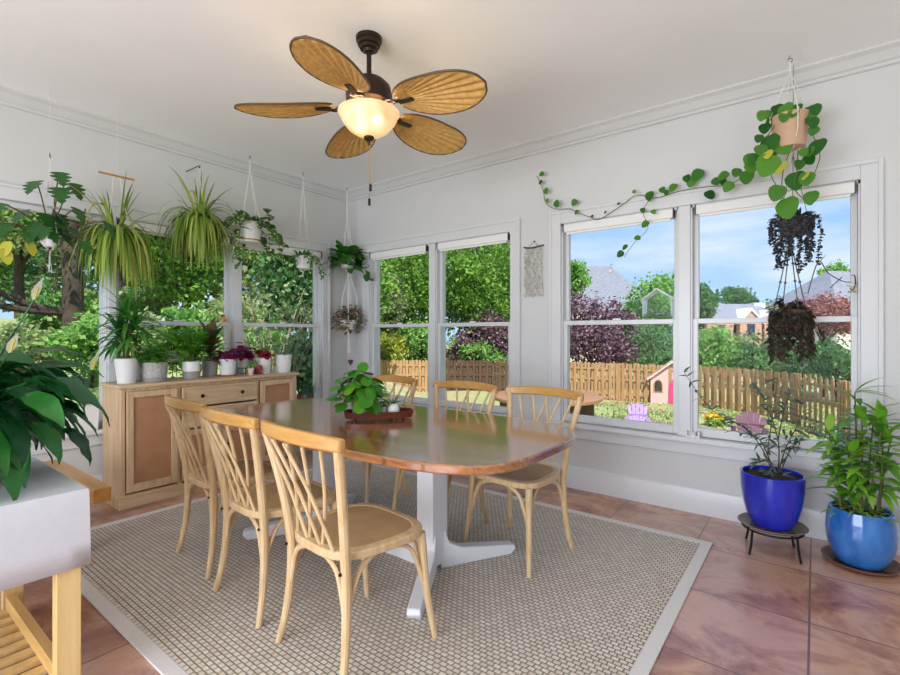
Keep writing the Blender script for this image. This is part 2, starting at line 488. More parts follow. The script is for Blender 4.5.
# ------------------------------------------------------------------ mesh builder
class MB:
    def __init__(s):
        s.v, s.f = [], []
        s.M = None

    def add(s, vs, fs):
        o = len(s.v)
        if s.M is not None:
            vs = [s.M @ Vector(v) for v in vs]
        s.v += [tuple(v) for v in vs]
        s.f += [tuple(i + o for i in f) for f in fs]
        return s

    def box(s, c, d, rz=0):
        x, y, z = d[0] / 2, d[1] / 2, d[2] / 2
        vs = [(a * x, b * y, e * z) for e in (-1, 1) for a, b in ((-1, -1), (1, -1), (1, 1), (-1, 1))]
        if rz:
            k, q = math.cos(rz), math.sin(rz)
            vs = [(a * k - b * q, a * q + b * k, e) for a, b, e in vs]
        vs = [(a + c[0], b + c[1], e + c[2]) for a, b, e in vs]
        return s.add(vs, [(3, 2, 1, 0), (4, 5, 6, 7), (0, 1, 5, 4), (1, 2, 6, 5), (2, 3, 7, 6), (3, 0, 4, 7)])

    def bb(s, a, b):
        return s.box([(a[i] + b[i]) / 2 for i in range(3)], [abs(b[i] - a[i]) for i in range(3)])

    def tube(s, pts, r, n=8, flat=1.0, caps=True, up=None):
        pts = [Vector(p) for p in pts]
        m = len(pts)
        rr = r if isinstance(r, (list, tuple)) else [r] * m
        vs, fs = [], []
        side = None
        for i, p in enumerate(pts):
            t = (pts[min(i + 1, m - 1)] - pts[max(i - 1, 0)])
            t = t.normalized() if t.length > 1e-9 else Vector((0, 0, 1))
            if side is None:
                a = Vector(up) if up else (Vector((0, 0, 1)) if abs(t.z) < .9 else Vector((0, 1, 0)))
                side = t.cross(a).normalized()
            else:
                side = side - t * side.dot(t)
                side = side.normalized() if side.length > 1e-6 else t.orthogonal().normalized()
            b = t.cross(side)
            for k in range(n):
                w = 2 * PI * k / n
                vs.append(p + side * (math.cos(w) * rr[i]) + b * (math.sin(w) * rr[i] * flat))
        for i in range(m - 1):
            for k in range(n):
                a = i * n + k
                b = i * n + (k + 1) % n
                fs.append((a, b, b + n, a + n))
        if caps:
            fs.append(tuple(reversed(range(n))))
            fs.append(tuple((m - 1) * n + k for k in range(n)))
        return s.add(vs, fs)

    def lathe(s, prof, n=28, c=(0, 0, 0), sx=1, sy=1):
        vs, fs = [], []
        m = len(prof)
        for r, z in prof:
            for k in range(n):
                w = 2 * PI * k / n
                vs.append((c[0] + math.cos(w) * max(r, 1e-4) * sx, c[1] + math.sin(w) * max(r, 1e-4) * sy, c[2] + z))
        for i in range(m - 1):
            for k in range(n):
                a, b = i * n + k, i * n + (k + 1) % n
                fs.append((a, b, b + n, a + n))
        fs.append(tuple(reversed(range(n))))
        fs.append(tuple((m - 1) * n + k for k in range(n)))
        return s.add(vs, fs)

    def prism(s, poly, z0, z1, axis='z'):
        n = len(poly)
        if axis == 'z':
            vs = [(x, y, z0) for x, y in poly] + [(x, y, z1) for x, y in poly]
        elif axis == 'x':
            vs = [(z0, x, y) for x, y in poly] + [(z1, x, y) for x, y in poly]
        else:
            vs = [(x, z0, y) for x, y in poly] + [(x, z1, y) for x, y in poly]
        fs = [tuple(reversed(range(n))), tuple(range(n, 2 * n))]
        fs += [(i, (i + 1) % n, (i + 1) % n + n, i + n) for i in range(n)]
        return s.add(vs, fs)

    def ball(s, c, r, n=10, sq=(1, 1, 1)):
        pr = []
        h = max(4, n // 2)
        vs, fs = [], []
        for i in range(h + 1):
            a = -PI / 2 + PI * i / h
            for k in range(n):
                w = 2 * PI * k / n
                q = max(math.cos(a), .02)
                vs.append((c[0] + q * math.cos(w) * r * sq[0], c[1] + q * math.sin(w) * r * sq[1], c[2] + math.sin(a) * r * sq[2]))
        for i in range(h):
            for k in range(n):
                a, b = i * n + k, i * n + (k + 1) % n
                fs.append((a, b, b + n, a + n))
        return s.add(vs, fs)

    def leaf(s, base, d, L, W, droop=.4, shape='lance', n=5, fold=.12, roll=0.0, wave=0, nrm=None):
        """one leaf blade: a folded strip that bends down along its length"""
        p = Vector(base)
        d = Vector(d).normalized()
        vs, fs = [], []
        for i in range(n + 1):
            t = i / n
            if shape == 'heart' or shape == 'round':
                t = .5 - .5 * math.cos(PI * t)
            if shape == 'lance':
                q = math.sin(PI * min(1, .04 + .96 * t) ** .75)
            elif shape == 'heart':
                q = math.sqrt(max(0, 1 - ((t - .33) / (.36 if t < .33 else .68)) ** 2)) * (1 - .35 * t ** 4)
                if i == n:
                    q = .04
            elif shape == 'round':
                q = max(.25, 2 * math.sqrt(max(0, t * (1 - t))))
            elif shape == 'strap':
                q = min(1, .5 + t * 4) * (1 - t ** 3)
            elif shape == 'cut':
                q = math.sin(PI * min(1, .06 + .94 * t) ** .6) * (1 if i % 3 else .5)
            else:
                q = 1
            q = max(q, .03) * W / 2
            a = Vector((0, 0, 1)) if abs(d.z) < .96 else Vector((math.cos(i), math.sin(7 * base[0] + 3 * base[1]), .1))
            if i == 0 or abs(d.z) < .96:
                sd_ = d.cross(Vector(nrm) if nrm else a).normalized()
                if roll:
                    sd_ = Matrix.Rotation(roll, 3, d) @ sd_
            nr = sd_.cross(d)
            up = nr * (fold * q + (wave * math.sin(i * 2.1) if wave else 0))
            vs += [p - sd_ * q + up, p, p + sd_ * q + up]
            if i < n:
                d = (d + Vector((0, 0, -droop / n))).normalized()
                st = L / n
                if shape == 'heart' or shape == 'round':
                    st = L * (.5 - .5 * math.cos(PI * (i + 1) / n) - t)
                p = p + d * st
        for i in range(n):
            o = i * 3
            fs += [(o, o + 1, o + 4, o + 3), (o + 1, o + 2, o + 5, o + 4)]
        return s.add(vs, fs)

    def build(s, name, mat, parent=None, loc=None, smooth=35, bevel=0, solid=0):
        me = bpy.data.meshes.new(name)
        me.from_pydata(s.v, [], s.f)
        me.update()
        if smooth:
            me.polygons.foreach_set('use_smooth', [True] * len(me.polygons))
            try:
                me.set_sharp_from_angle(angle=math.radians(smooth))
            except Exception:
                pass
        me.materials.append(M[mat] if isinstance(mat, str) else mat)
        o = bpy.data.objects.new(name, me)
        C.objects.link(o)
        if parent is not None:
            o.parent = parent
        if loc is not None:
            o.location = loc
        if bevel:
            b = o.modifiers.new('Bevel', 'BEVEL')
            b.width = bevel
            b.segments = 2
            b.limit_method = 'ANGLE'
        if solid:
            b = o.modifiers.new('Solidify', 'SOLIDIFY')
            b.thickness = solid
            b.offset = 0
        return o


def tag(o, label=None, cat=None, group=None, kind=None):
    for k, v in (('label', label), ('category', cat), ('group', group), ('kind', kind)):
        if v:
            o[k] = v
    return o


def thing(name, label, cat, loc=(0, 0, 0), rz=0, group=None):
    o = bpy.data.objects.new(name, None)
    C.objects.link(o)
    o.empty_display_size = .1
    o.location = loc
    o.rotation_euler = (0, 0, rz)
    return tag(o, label, cat, group)


def dup(root, loc, rz=0, label=None, scale=None):
    r = root.copy()
    C.objects.link(r)
    r.location = loc
    r.rotation_euler = (0, 0, rz)
    if scale:
        r.scale = (scale,) * 3 if not isinstance(scale, tuple) else scale
    if label:
        r['label'] = label
    for ch in list(root.children):
        c = ch.copy()
        C.objects.link(c)
        c.parent = r
        for gch in list(ch.children):
            d = gch.copy()
            C.objects.link(d)
            d.parent = c
    return r


def struct(name, mb, mat, parent=None, **k):
    o = mb.build(name, mat, parent, **k)
    if parent is None:
        o['kind'] = 'structure'
    return o


# ------------------------------------------------------------------ the room
XL, YB, CZ = -4.40, 3.757, 2.93
XR, YF, WT = 1.75, -2.5, .15
struct('floor', MB().bb((XL - WT, YF - WT, -.12), (XR + WT, YB + WT, 0)), 'tile')
struct('ceiling', MB().bb((XL - 1.0, YF - 1.6, CZ), (XR + 1.6, YB + 1.0, CZ + .2)), 'ceil')  # unseen overhang past the walls, added to keep the sun out
W1 = (-4.01, -2.175, -3.09)       # left end, right end, middle post of the corner window of the back wall
W2 = (-1.69, .215, -.745)
WL1 = (-.55, 1.345, None)
WL2 = (1.40, 3.39, 2.40)
Z0, Z1 = .54, 2.19


def wall(name, a, b, t0, t1, opens, along, Z0=Z0):
    """solid wall with openings; along='x' or 'y'"""
    mb = MB()

    def q(u0, u1, z0, z1):
        if along == 'x':
            mb.bb((u0, t0, z0), (u1, t1, z1))
        else:
            mb.bb((t0, u0, z0), (t1, u1, z1))
    u = a
    for o0, o1 in opens:
        q(u, o0, 0, CZ)
        q(o0, o1, 0, Z0)
        q(o0, o1, Z1, CZ)
        u = o1
    q(u, b, 0, CZ)
    return struct(name, mb, 'wall', smooth=0)


wall('wall_back', XL - WT, XR + WT, YB, YB + WT, [W1[:2], W2[:2]], 'x')
wall('wall_left', YF - WT, YB, XL - WT, XL, [WL1[:2], WL2[:2]], 'y')
wall('wall_front', XL - WT, XR + WT, YF - WT, YF, [(-3.1, .5)], 'x', .06)  # unseen opening, shaped to pass the added front fill light
wall('wall_right', YF, YB, XR, XR + WT, [(-1.7, 2.3)], 'y')


def run(name, prof, parent=None):
    """moulding profile (d out from the wall, z) swept along all four walls, mitred at the corners"""
    mb = MB()
    n = len(prof)
    cs = [(XL, YB, 1, -1), (XR, YB, -1, -1), (XR, YF, -1, 1), (XL, YF, 1, 1)]
    vs = [(x + d * a, y + d * b, z) for x, y, a, b in cs for d, z in prof]
    fs = [(i * n + k, i * n + (k + 1) % n, ((i + 1) % 4) * n + (k + 1) % n, ((i + 1) % 4) * n + k) for i in range(4) for k in range(n)]
    mb.add(vs, fs)
    return struct(name, mb, 'trim' if name[0] == 'b' else 'wall', parent, smooth=20)


run('trim_1', [(-.004, CZ + .001), (.085, CZ + .001), (.085, CZ - .012), (.075, CZ - .02), (.06, CZ - .03), (.03, CZ - .072), (.018, CZ - .08), (.018, CZ - .095), (.012, CZ - .1), (-.004, CZ - .1)])
run('baseboard_back', [(-.004, -.001), (.018, -.001), (.018, .155), (.013, .17), (.006, .178), (-.004, .18)])
# thin batten line on the right of the back wall
struct('trim_2', MB().bb((.36, YB - .006, 1.425), (XR, YB, 1.437)), 'wall')


def window(num, o0, o1, mid, along, wallp, sgn, right=True, apron=True, cl=.09):
    """double sash window: casing, sill, mullion, four sashes with a pane each. sgn = direction from the room to outdoors"""
    root = bpy.data.objects.new('window_%d' % num, None)
    C.objects.link(root)
    root['kind'] = 'structure'

    def B(mb, u0, u1, d0, d1, z0, z1):
        a, b = wallp + sgn * d0, wallp + sgn * d1
        if along == 'x':
            mb.bb((u0, a, z0), (u1, b, z1))
        else:
            mb.bb((a, u0, z0), (b, u1, z1))
    c = MB()
    cw = .09
    B(c, o0 - cl, o0, -.022, .0, Z0 - .02, Z1 + .095)
    if right:
        B(c, o1, o1 + cw, -.022, .0, Z0 - .02, Z1 + .095)
        B(c, o1 + cw - .012, o1 + cw + .012, -.032, 0, Z0 - .02, Z1 + .107)
    e1 = o1 + cw if right else o1
    B(c, o0, o1, -.022, .0, Z1, Z1 + .095)
    if cl == cw:
        B(c, o0 - cw - .012, o0 - cw + .012, -.032, 0, Z0 - .02, Z1 + .107)
    B(c, o0 - cl + .012, e1 - (.012 if right else 0), -.032, 0, Z1 + .083, Z1 + .107)
    c.build('window_frame', 'trim', root, bevel=.003)
    s_ = MB()
    B(s_, o0 - cl - (.03 if num != 2 else 0), (e1 + .03) if right else o1, -.06, .0, Z0 - .035, Z0)
    B(s_, o0, o1, 0, .15, Z0 - .035, Z0)
    if apron:
        B(s_, o0 - cl, e1, -.02, 0, Z0 - .125, Z0 - .035)
    s_.build('window_sill', 'trim', root, bevel=.004)
    if mid is None:                                 # one fixed picture pane
        j = MB()
        B(j, o0, o0 + .03, .03, .15, Z0, Z1)
        B(j, o1 - .012, o1, .0, .15, Z0, Z1)
        B(j, o0, o1, .03, .15, Z1 - .04, Z1)
        B(j, o0, o1, .03, .15, Z0, Z0 + .04)
        jo = j.build('jamb', 'trim', root, bevel=.003)
        p = MB()
        B(p, o0 + .026, o1 - .01, .08, .084, Z0 + .036, Z1 - .036)
        p.build('pane', 'pane', jo)
        return root
    mu = MB()
    B(mu, mid - .04, mid + .04, -.014, .10, Z0, Z1)
    mu.build('mullion', 'trim', root, bevel=.003)
    zr = 1.362
    for a, b in ((o0, mid - .04), (mid + .04, o1)):
        j = MB()                                    # jamb liners and stops
        B(j, a, a + .01, .0, .15, Z0, Z1)
        B(j, b - .01, b, .0, .15, Z0, Z1)
        B(j, a, b, .0, .15, Z1 - .018, Z1)
        j.build('jamb', 'trim', root)
        a += .01
        b -= .01
        for k, (z0, z1, d) in enumerate(((Z0, zr + .018, .018), (zr - .018, Z1 - .018, .056))):
            f = MB()
            st = .032
            bot = .062 if k == 0 else .036
            top = .036 if k == 0 else .045
            B(f, a, a + st, d, d + .036, z0, z1)
            B(f, b - st, b, d, d + .036, z0, z1)
            B(f, a + st, b - st, d, d + .036, z0, z0 + bot)
            B(f, a + st, b - st, d, d + .036, z1 - top, z1)
            fo = f.build('sash', 'trim', root, bevel=.003)
            p = MB()
            B(p, a + st - .004, b - st + .004, d + .017, d + .02, z0 + bot - .004, z1 - top + .004)
            p.build('pane', 'pane', fo)
        if k == 1:
            lk = MB()
            m_ = (a + b) / 2
            B(lk, m_ - .03, m_ + .03, .015, .035, zr + .018, zr + .03)
            lk.build('sash_lock', 'white', root)
    return root


window(1, *WL1, 'y', XL, -1, right=False)
window(2, *WL2, 'y', XL, -1, cl=.055)
window(3, *W1, 'x', YB, 1)
window(4, *W2, 'x', YB, 1)


def blind(u0, u1, along, wallp, sgn, label):
    t = thing('roller_blind', label, 'blind', (((u0 + u1) / 2, wallp + sgn * -.004, Z1 - .04) if along == 'x' else (wallp + sgn * -.004, (u0 + u1) / 2, Z1 - .04)), 0, 'rolled-up window blinds')
    L = u1 - u0 - .05

    def P(a, b, d0, d1, z0, z1, mb):
        if along == 'x':
            mb.bb((a, sgn * d0, z0), (b, sgn * d1, z1))
        else:
            mb.bb((sgn * d0, a, z0), (sgn * d1, b, z1))
        return mb
    P(-L / 2, L / 2, -.018, .02, -.036, .03, MB()).build('headrail', 'blind', t, bevel=.006)
    for s in (-1, 1):
        P(s * L / 2, s * (L / 2 + .007), -.02, .022, -.03, .033, MB()).build('end_cap', 'blind_cap', t)
    mb = MB()
    P(-L / 2 + .02, L / 2 - .02, -.004, .008, -.052, -.036, mb).build('bottom_bar', 'blind', t)


for a, b, n_ in ((W1[0], W1[2] - .05, 'leftmost sash of the back wall, beside the room corner'), (W1[2] + .05, W1[1], 'sash left of the shell wall hanging'),
                 (W2[0], W2[2] - .05, 'sash with the bird feeder'), (W2[2] + .05, W2[1], 'sash behind the dark hanging plants')):
    blind(a, b, 'x', YB, 1, 'white rolled-up blind atop the ' + n_)
for a, b, n_ in ((WL2[0], WL2[2] - .05, 'sash behind the second spider plant'), (WL2[2] + .05, WL2[1], 'sash nearest the corner on the left wall')):
    blind(a, b, 'y', XL, -1, 'white rolled-up blind atop the ' + n_)


# ------------------------------------------------------------------ rug
rug = thing('area_rug', 'large woven sisal rug with pale bound edges under the dining table', 'rug', (-2.12, 2.01, 0))
hx, hy, e = 1.63, 1.25, .06
MB().bb((-hx + e, -hy + e, .001), (hx - e, hy - e, .010)).build('woven_field', 'rug', rug)
mb = MB()
for a, b in (((-hx, -hy), (hx, -hy + e)), ((-hx, hy - e), (hx, hy)), ((-hx, -hy + e), (-hx + e, hy - e)), ((hx - e, -hy + e), (hx, hy - e))):
    mb.bb((a[0], a[1], .001), (b[0], b[1], .011))
mb.build('binding', 'rugedge', rug, bevel=.003)
FZ = .0115        # top of the rug

# ------------------------------------------------------------------ dining table
tb = thing('dining_table', 'long walnut-coloured dining table on white pedestals', 'table', (-2.09, 1.99, FZ))


def superell(a, b, n, k=72):
    o = []
    for i in range(k):
        w = 2 * PI * i / k
        c_, s_ = math.cos(w), math.sin(w)
        o.append((a * math.copysign(abs(c_) ** (2 / n), c_), b * math.copysign(abs(s_) ** (2 / n), s_)))
    return o


pts = superell(1.15, .59, 4.2)
MB().prism(pts, .707, .747).build('tabletop', 'top', tb, bevel=.008, smooth=40)
for s in (1, -1):
    p = MB()
    x0 = .45 * s
    p.bb((x0 - .055, -.065, .03), (x0 + .055, .065, .707))
    p.bb((x0 - .12, -.34, .675), (x0 + .12, .34, .707))
    po = p.build('pedestal', 'paint', tb, bevel=.006)
    for an in (60, -60, 180):
        d = Vector((math.cos(math.radians(an)) * s, math.sin(math.radians(an)), 0))
        nrm = Vector((-d.y, d.x, 0)) * .032
        prof = [(.04, .0), (.47, .0), (.50, .03), (.49, .055), (.16, .095), (.09, .13), (.065, .2), (.04, .2)]
        vs = [Vector((x0, 0, 0)) + d * r - nrm + Vector((0, 0, z)) for r, z in prof] + [Vector((x0, 0, 0)) + d * r + nrm + Vector((0, 0, z)) for r, z in prof]
        n = len(prof)
        fs = [tuple(range(n)), tuple(reversed(range(n, 2 * n)))] + [(i, i + n, (i + 1) % n + n, (i + 1) % n) for i in range(n)]
        MB().add(vs, fs).build('foot', 'paint', po, bevel=.006)

# ------------------------------------------------------------------ dining chairs
ch = thing('dining_chair', 'x', 'chair', (0, 0, 0), 0, 'dining chairs around the table')


def spline(pts, n=6):
    P = [Vector(p) for p in pts]
    o = []
    for i in range(len(P) - 1):
        a, b, c_, d = P[max(i - 1, 0)], P[i], P[i + 1], P[min(i + 2, len(P) - 1)]
        for k in range(n):
            t = k / n
            o.append(.5 * ((2 * b) + (c_ - a) * t + (2 * a - 5 * b + 4 * c_ - d) * t * t + (3 * b - a - 3 * c_ + d) * t ** 3))
    o.append(P[-1])
    return o


def chair_parts(t):
    ring = [(x * (1 + .10 * y / .22), y + .008) for x, y in superell(.226, .222, 3.4, 44)]
    inner = [(x * .83, y * .83 + .002) for x, y in ring]
    n = len(ring)
    vs = [(x, y, .435) for x, y in ring] + [(x, y, .468) for x, y in ring] + [(x, y, .470) for x, y in inner] + [(x, y, .437) for x, y in inner]
    fs = []
    for j in range(4):
        for i in range(n):
            a, b = j * n + i, j * n + (i + 1) % n
            c_, d = ((j + 1) % 4) * n + (i + 1) % n, ((j + 1) % 4) * n + i
            fs.append((a, b, c_, d))
    MB().add(vs, fs).build('seat_frame', 'chair', t, bevel=.006, smooth=50)
    MB().prism([(x * 1.01, y * 1.01) for x, y in inner], .452, .468).build('seat', 'cane', t)
    for s in (-1, 1):
        leg = spline([(s * .222, -.222, 0), (s * .205, -.195, .13), (s * .192, -.18, .30), (s * .192, -.185, .46), (s * .216, -.215, .66), (s * .258, -.262, .885)], 5)
        k = len(leg)
        MB().tube(leg, [.0135 + .006 * min(1, i / k * 2.5) - .004 * max(0, i / k - .6) for i in range(k)], 10).build('back_leg', 'chair', t)
        leg = spline([(s * .228, .235, 0), (s * .208, .205, .2), (s * .195, .185, .44)], 5)
        k = len(leg)
        MB().tube(leg, [.0125 + .008 * i / k for i in range(k)], 10).build('front_leg', 'chair', t)
        # bent brackets between legs and seat
        for a, b, c_ in (((s * .200, .19, .24), (s * .19, .13, .39), (s * .175, .02, .432)), ((s * .196, .192, .24), (s * .14, .195, .39), (s * .05, .19, .432)),
                         ((s * .193, -.19, .24), (s * .188, -.12, .39), (s * .178, -.02, .432)), ((s * .19, -.186, .24), (s * .14, -.185, .39), (s * .04, -.18, .432))):
            MB().tube(spline([a, b, c_], 6), .0115, 8, .8).build('bracket', 'chair', t)
        MB().tube([(s * .188, -.203, .405), (s * .188, -.209, .405)], .006, 8).build('bolt', 'iron', t)
    # curved top rail
    vs, fs = [], []
    q = 12
    for i in range(q + 1):
        u = -1 + 2 * i / q
        x = u * .278
        y = -.255 - .06 * (1 - u * u)
        z = .884 + .012 * (1 - u * u)
        hh = .027 - .003 * abs(u) ** 3
        vs += [(x, y - .015, z - hh), (x, y + .015, z - hh), (x, y + .012, z + hh), (x, y - .016, z + hh)]
    for i in range(q):
        for k in range(4):
            a, b = i * 4 + k, i * 4 + (k + 1) % 4
            fs.append((a, b, b + 4, a + 4))
    fs += [(3, 2, 1, 0), tuple(q * 4 + k for k in range(4))]
    MB().add(vs, fs).build('top_rail', 'chair_rail', t, bevel=.008, smooth=60)
    # six crossing spindles
    for s in (-1, 1):
        for k in range(3):
            xt = s * (.19 - .092 * k)
            xb = s * (.045 - .088 * k)
            yt = -.262 - .05 * (1 - (xt / .285) ** 2)
            off = .004 * s
            mid = ((xt + xb) / 2 + s * .004, (-.19 + yt) / 2 + .012 + off, .665)
            MB().tube(spline([(xb, -.188 + off, .462), mid, (xt, yt + off, .862)], 5), .0075, 8).build('spindle', 'chair', t)


chair_parts(ch)
ch.location = (-1.505, 1.33, FZ)
ch['label'] = 'cross-back wooden dining chair nearest the camera, its back to it'
ch.rotation_euler = (0, 0, -.09)
dup(ch, (-2.10, 1.37, FZ), -.08, 'cross-back wooden dining chair between two others, back to the camera')
dup(ch, (-2.68, 1.44, FZ), -.10, 'cross-back wooden dining chair nearest the oak sideboard, back to the camera')
dup(ch, (-1.38, 2.47, FZ), PI - .1, 'cross-back wooden dining chair on window side, at the end near the blue pots')
dup(ch, (-1.965, 2.47, FZ), PI - .02, 'cross-back wooden dining chair on window side, behind the red plant tray')
dup(ch, (-2.70, 2.50, FZ), PI + .03, 'cross-back wooden dining chair on window side, half hidden by the round-leaved plant')

# ------------------------------------------------------------------ sideboard
SX, SY = -3.97, 2.03      # front plane, centre
sb = thing('sideboard', 'pale oak sideboard with drawers and cane doors under the left window', 'sideboard', (SX, SY, 0))
D, Wd, Ht = .37, 1.47, .90
c = MB()
c.bb((-D, -Wd / 2, .09), (-.002, -Wd / 2 + .03, Ht - .028))
c.bb((-D, Wd / 2 - .03, .09), (-.002, Wd / 2, Ht - .028))
c.bb((-D, -Wd / 2 + .03, .09), (-D + .015, Wd / 2 - .03, Ht - .028))
c.bb((-D, -Wd / 2 + .03, .09), (-.03, Wd / 2 - .03, .12))
for y in (-.335, .335):
    c.bb((-D, y - .012, .09), (-.004, y + .012, Ht - .028))
c.bb((-.04, -Wd / 2 + .03, Ht - .05), (-.002, Wd / 2 - .03, Ht - .028))
c.build('carcass', 'oak', sb, bevel=.003)
MB().bb((-D - .005, -Wd / 2 - .02, Ht - .028), (.022, Wd / 2 + .02, Ht)).build('top', 'oak_h', sb, bevel=.008)
p = MB()
p.bb((-D, -Wd / 2 - .012, 0), (.012, Wd / 2 + .012, .09))
p.bb((-D, -Wd / 2 - .006, .09), (.006, Wd / 2 + .006, .1))
p.build('plinth', 'oak_h', sb, bevel=.004)


def knob(par, y, z):
    k = MB().lathe([(.006, 0), (.006, .012), (.014, .016), (.016, .022), (.011, .028), (.0, .029)], 12).build('knob', 'iron', par, None)
    k.location = (.012, y, z)
    k.rotation_euler = (0, PI / 2, 0)


def door(y0, y1, z0, z1, ky, panel):
    d = MB()
    t = .045
    d.bb((-.006, y0, z0), (.014, y0 + t, z1))
    d.bb((-.006, y1 - t, z0), (.014, y1, z1))
    d.bb((-.006, y0 + t, z0), (.014, y1 - t, z0 + t + .01))
    d.bb((-.006, y0 + t, z1 - t), (.014, y1 - t, z1))
    o = d.build('door', 'oak', sb, bevel=.003)
    MB().bb((-.002, y0 + t, z0 + t), (.003, y1 - t, z1 - t)).build('panel', panel, o)
    knob(o, ky, (z0 + z1) / 2 + .03)


def drawer(y0, y1, z0, z1):
    d = MB()
    d.bb((-.006, y0, z0), (.010, y1, z1))
    o = d.build('drawer', 'oak_h', sb, bevel=.003)
    f = MB()
    t = .022
    f.bb((.010, y0, z0), (.016, y0 + t, z1))
    f.bb((.010, y1 - t, z0), (.016, y1, z1))
    f.bb((.010, y0 + t, z0), (.016, y1 - t, z0 + t))
    f.bb((.010, y0 + t, z1 - t), (.016, y1 - t, z1))
    f.build('moulding', 'oak_h', o, bevel=.003)
    for s in (-1, 1):
        knob(o, (y0 + y1) / 2 + s * .17, (z0 + z1) / 2)


door(-.70, -.352, .115, .848, -.375, 'cane_door')
door(.352, .70, .115, .848, .375, 'cane_door')
drawer(-.318, .318, .69, .848)
drawer(-.318, .318, .52, .675)
door(-.318, -.004, .115, .505, -.03, 'cane_door')
door(.004, .318, .115, .505, .03, 'cane_door')

# ------------------------------------------------------------------ ceiling fan
FC = Vector((-1.988, 1.855, CZ))
fan = thing('ceiling_fan', 'palm-leaf ceiling fan with a lit glass bowl over the table', 'ceiling fan', FC)
MB().lathe([(.0, -.082), (.026, -.082), (.034, -.07), (.05, -.066), (.052, -.05), (.062, -.045), (.064, -.026), (.072, -.02), (.073, 0), (0, 0)], 28).build('canopy', 'bronze', fan)
MB().lathe([(.014, -.27), (.014, -.07)], 12).build('downrod', 'bronze', fan)
MB().lathe([(.0, -.405), (.085, -.405), (.10, -.385), (.125, -.37), (.13, -.32), (.12, -.275), (.09, -.245), (.05, -.225), (.028, -.215), (.02, -.205), (0, -.205)], 32).build('motor_housing', 'bronze', fan)
MB().lathe([(.07, -.425), (.078, -.41), (.08, -.375)], 24).build('light_collar', 'bronze', fan)
# glass bowl, open at the top
MB().lathe([(0, -0.5560), (0.03, -0.5536), (0.075, -0.5384), (0.115, -0.5120), (0.145, -0.4760), (0.16, -0.4440), (0.166, -0.4280), (0.172, -0.4248), (0.172, -0.4200), (0.163, -0.4200), (0.155, -0.4440), (0.14, -0.4720), (0.11, -0.5064), (0.072, -0.5320), (0, -0.5496)], 36).build('light_bowl', 'lampglass', fan, smooth=60)
MB().lathe([(.0, -.60), (.007, -.598), (.011, -.588), (.011, -.58), (.024, -.572), (.03, -.56), (.026, -.553), (0, -.553)], 18).build('finial', 'bronze', fan)
HB = -.395
for k in range(5):
    a = math.radians(8 + 72 * k)
    Rm = Matrix.Rotation(a, 4, 'Z')
    pitch = Matrix.Rotation(math.radians(-12), 4, 'X')
    droop = Matrix.Rotation(math.radians(4), 4, 'Y')
    base = Matrix.Translation((.20, 0, HB))
    T = Rm @ base @ droop @ pitch
    bl = MB()
    bl.M = T
    L, NU, NV = .52, 30, 56
    vs, fs = [], []
    rim1, rim2 = [], []
    for i in range(NU + 1):
        u = i / NU
        wv = .148 * max(0, 1 - abs((u - .54) / (.575 if u < .54 else .46)) ** 2.3) ** .55 + .003
        for j in range(NV + 1):
            v = -1 + 2 * j / NV
            x = u * L
            y = v * wv
            ph = math.atan2(y, x + .035)
            z = .0055 * math.cos(ph * 60) * min(1, u * 5) * (1 - v ** 8) - .02 * (v * v) * math.sin(PI * u)
            vs.append((x, y, z))
            if j == 0:
                rim1.append((x, y, z))
            if j == NV:
                rim2.append((x, y, z))
    for i in range(NU):
        for j in range(NV):
            o = i * (NV + 1) + j
            fs.append((o, o + 1, o + NV + 2, o + NV + 1))
    bl.add(vs, fs)
    b = bl.build('blade', 'palm', fan, smooth=80, solid=.006)
    rm = MB()
    rm.M = T
    rm.tube(rim1 + list(reversed(rim2)), .0055, 6)
    rm.build('blade_edge', 'palm_edge', b)
    ir = MB()
    ir.M = Rm
    ir.tube(spline([(.10, 0, HB + .01), (.15, .015, HB + .0), (.19, -.01, HB - .012), (.24, 0, HB - .014)], 4), .010, 8, .6)
    ir.tube(spline([(.10, 0, HB + .01), (.15, -.03, HB - .0), (.19, -.03, HB - .012), (.235, -.005, HB - .014)], 4), .008, 8, .6)
    ir.box((.25, 0, HB - .016), (.09, .035, .008))
    ir.build('blade_arm', 'bronze', fan, bevel=.002)
for (x, y, l1) in ((.012, .0, .24), (-.008, .01, .315)):
    pc = MB()
    pc.tube([(x, y, -.575), (x, y, -.58 - l1)], .0016, 6).build('pull_chain', 'brass', fan)
    MB().lathe([(.002, -.042), (.0075, -.04), (.0075, -.004), (.002, 0)], 10, (x, y, -.58 - l1)).build('pull_handle', 'iron', fan)
for s in (-1, 1):
    o = light('fan_bulb', 'POINT', (FC.x + s * .06, FC.y, CZ - .475), (0, 0, 0), 3.0, (1, .76, .5), shadow_soft_size=.03)

# ------------------------------------------------------------------ plant helpers
def pot(par, r1, r0, h, mat, z=0, name='pot', soil=True, th=.008, sx=1, sy=1, prof=None):
    pr = prof or [(r0, 0), (r0 * 1.02, .004), (r1, h)]
    outer = pr
    inner = [(max(r - th, .01), zz) for r, zz in reversed(pr) if zz > h * .3]
    ri = inner[-1][0]
    MB().lathe([(0, outer[0][1])] + outer + [(outer[-1][0] - th * .5, h + .003)] + inner + [(0, inner[-1][1])], 32, (0, 0, z), sx, sy).build(name, mat, par, smooth=45)
    if soil:
        rs = outer[-1][0] - th - .001
        MB().lathe([(0, h - .03), (rs * .98, h - .03), (rs * .97, h - .018), (rs * .5, h - .012), (0, h - .01)], 20, (0, 0, z), sx, sy).build('soil', 'soil', par)


def rnd(a, b):
    return R.uniform(a, b)


def dirv(az, el):
    return Vector((math.cos(az) * math.cos(el), math.sin(az) * math.cos(el), math.sin(el)))


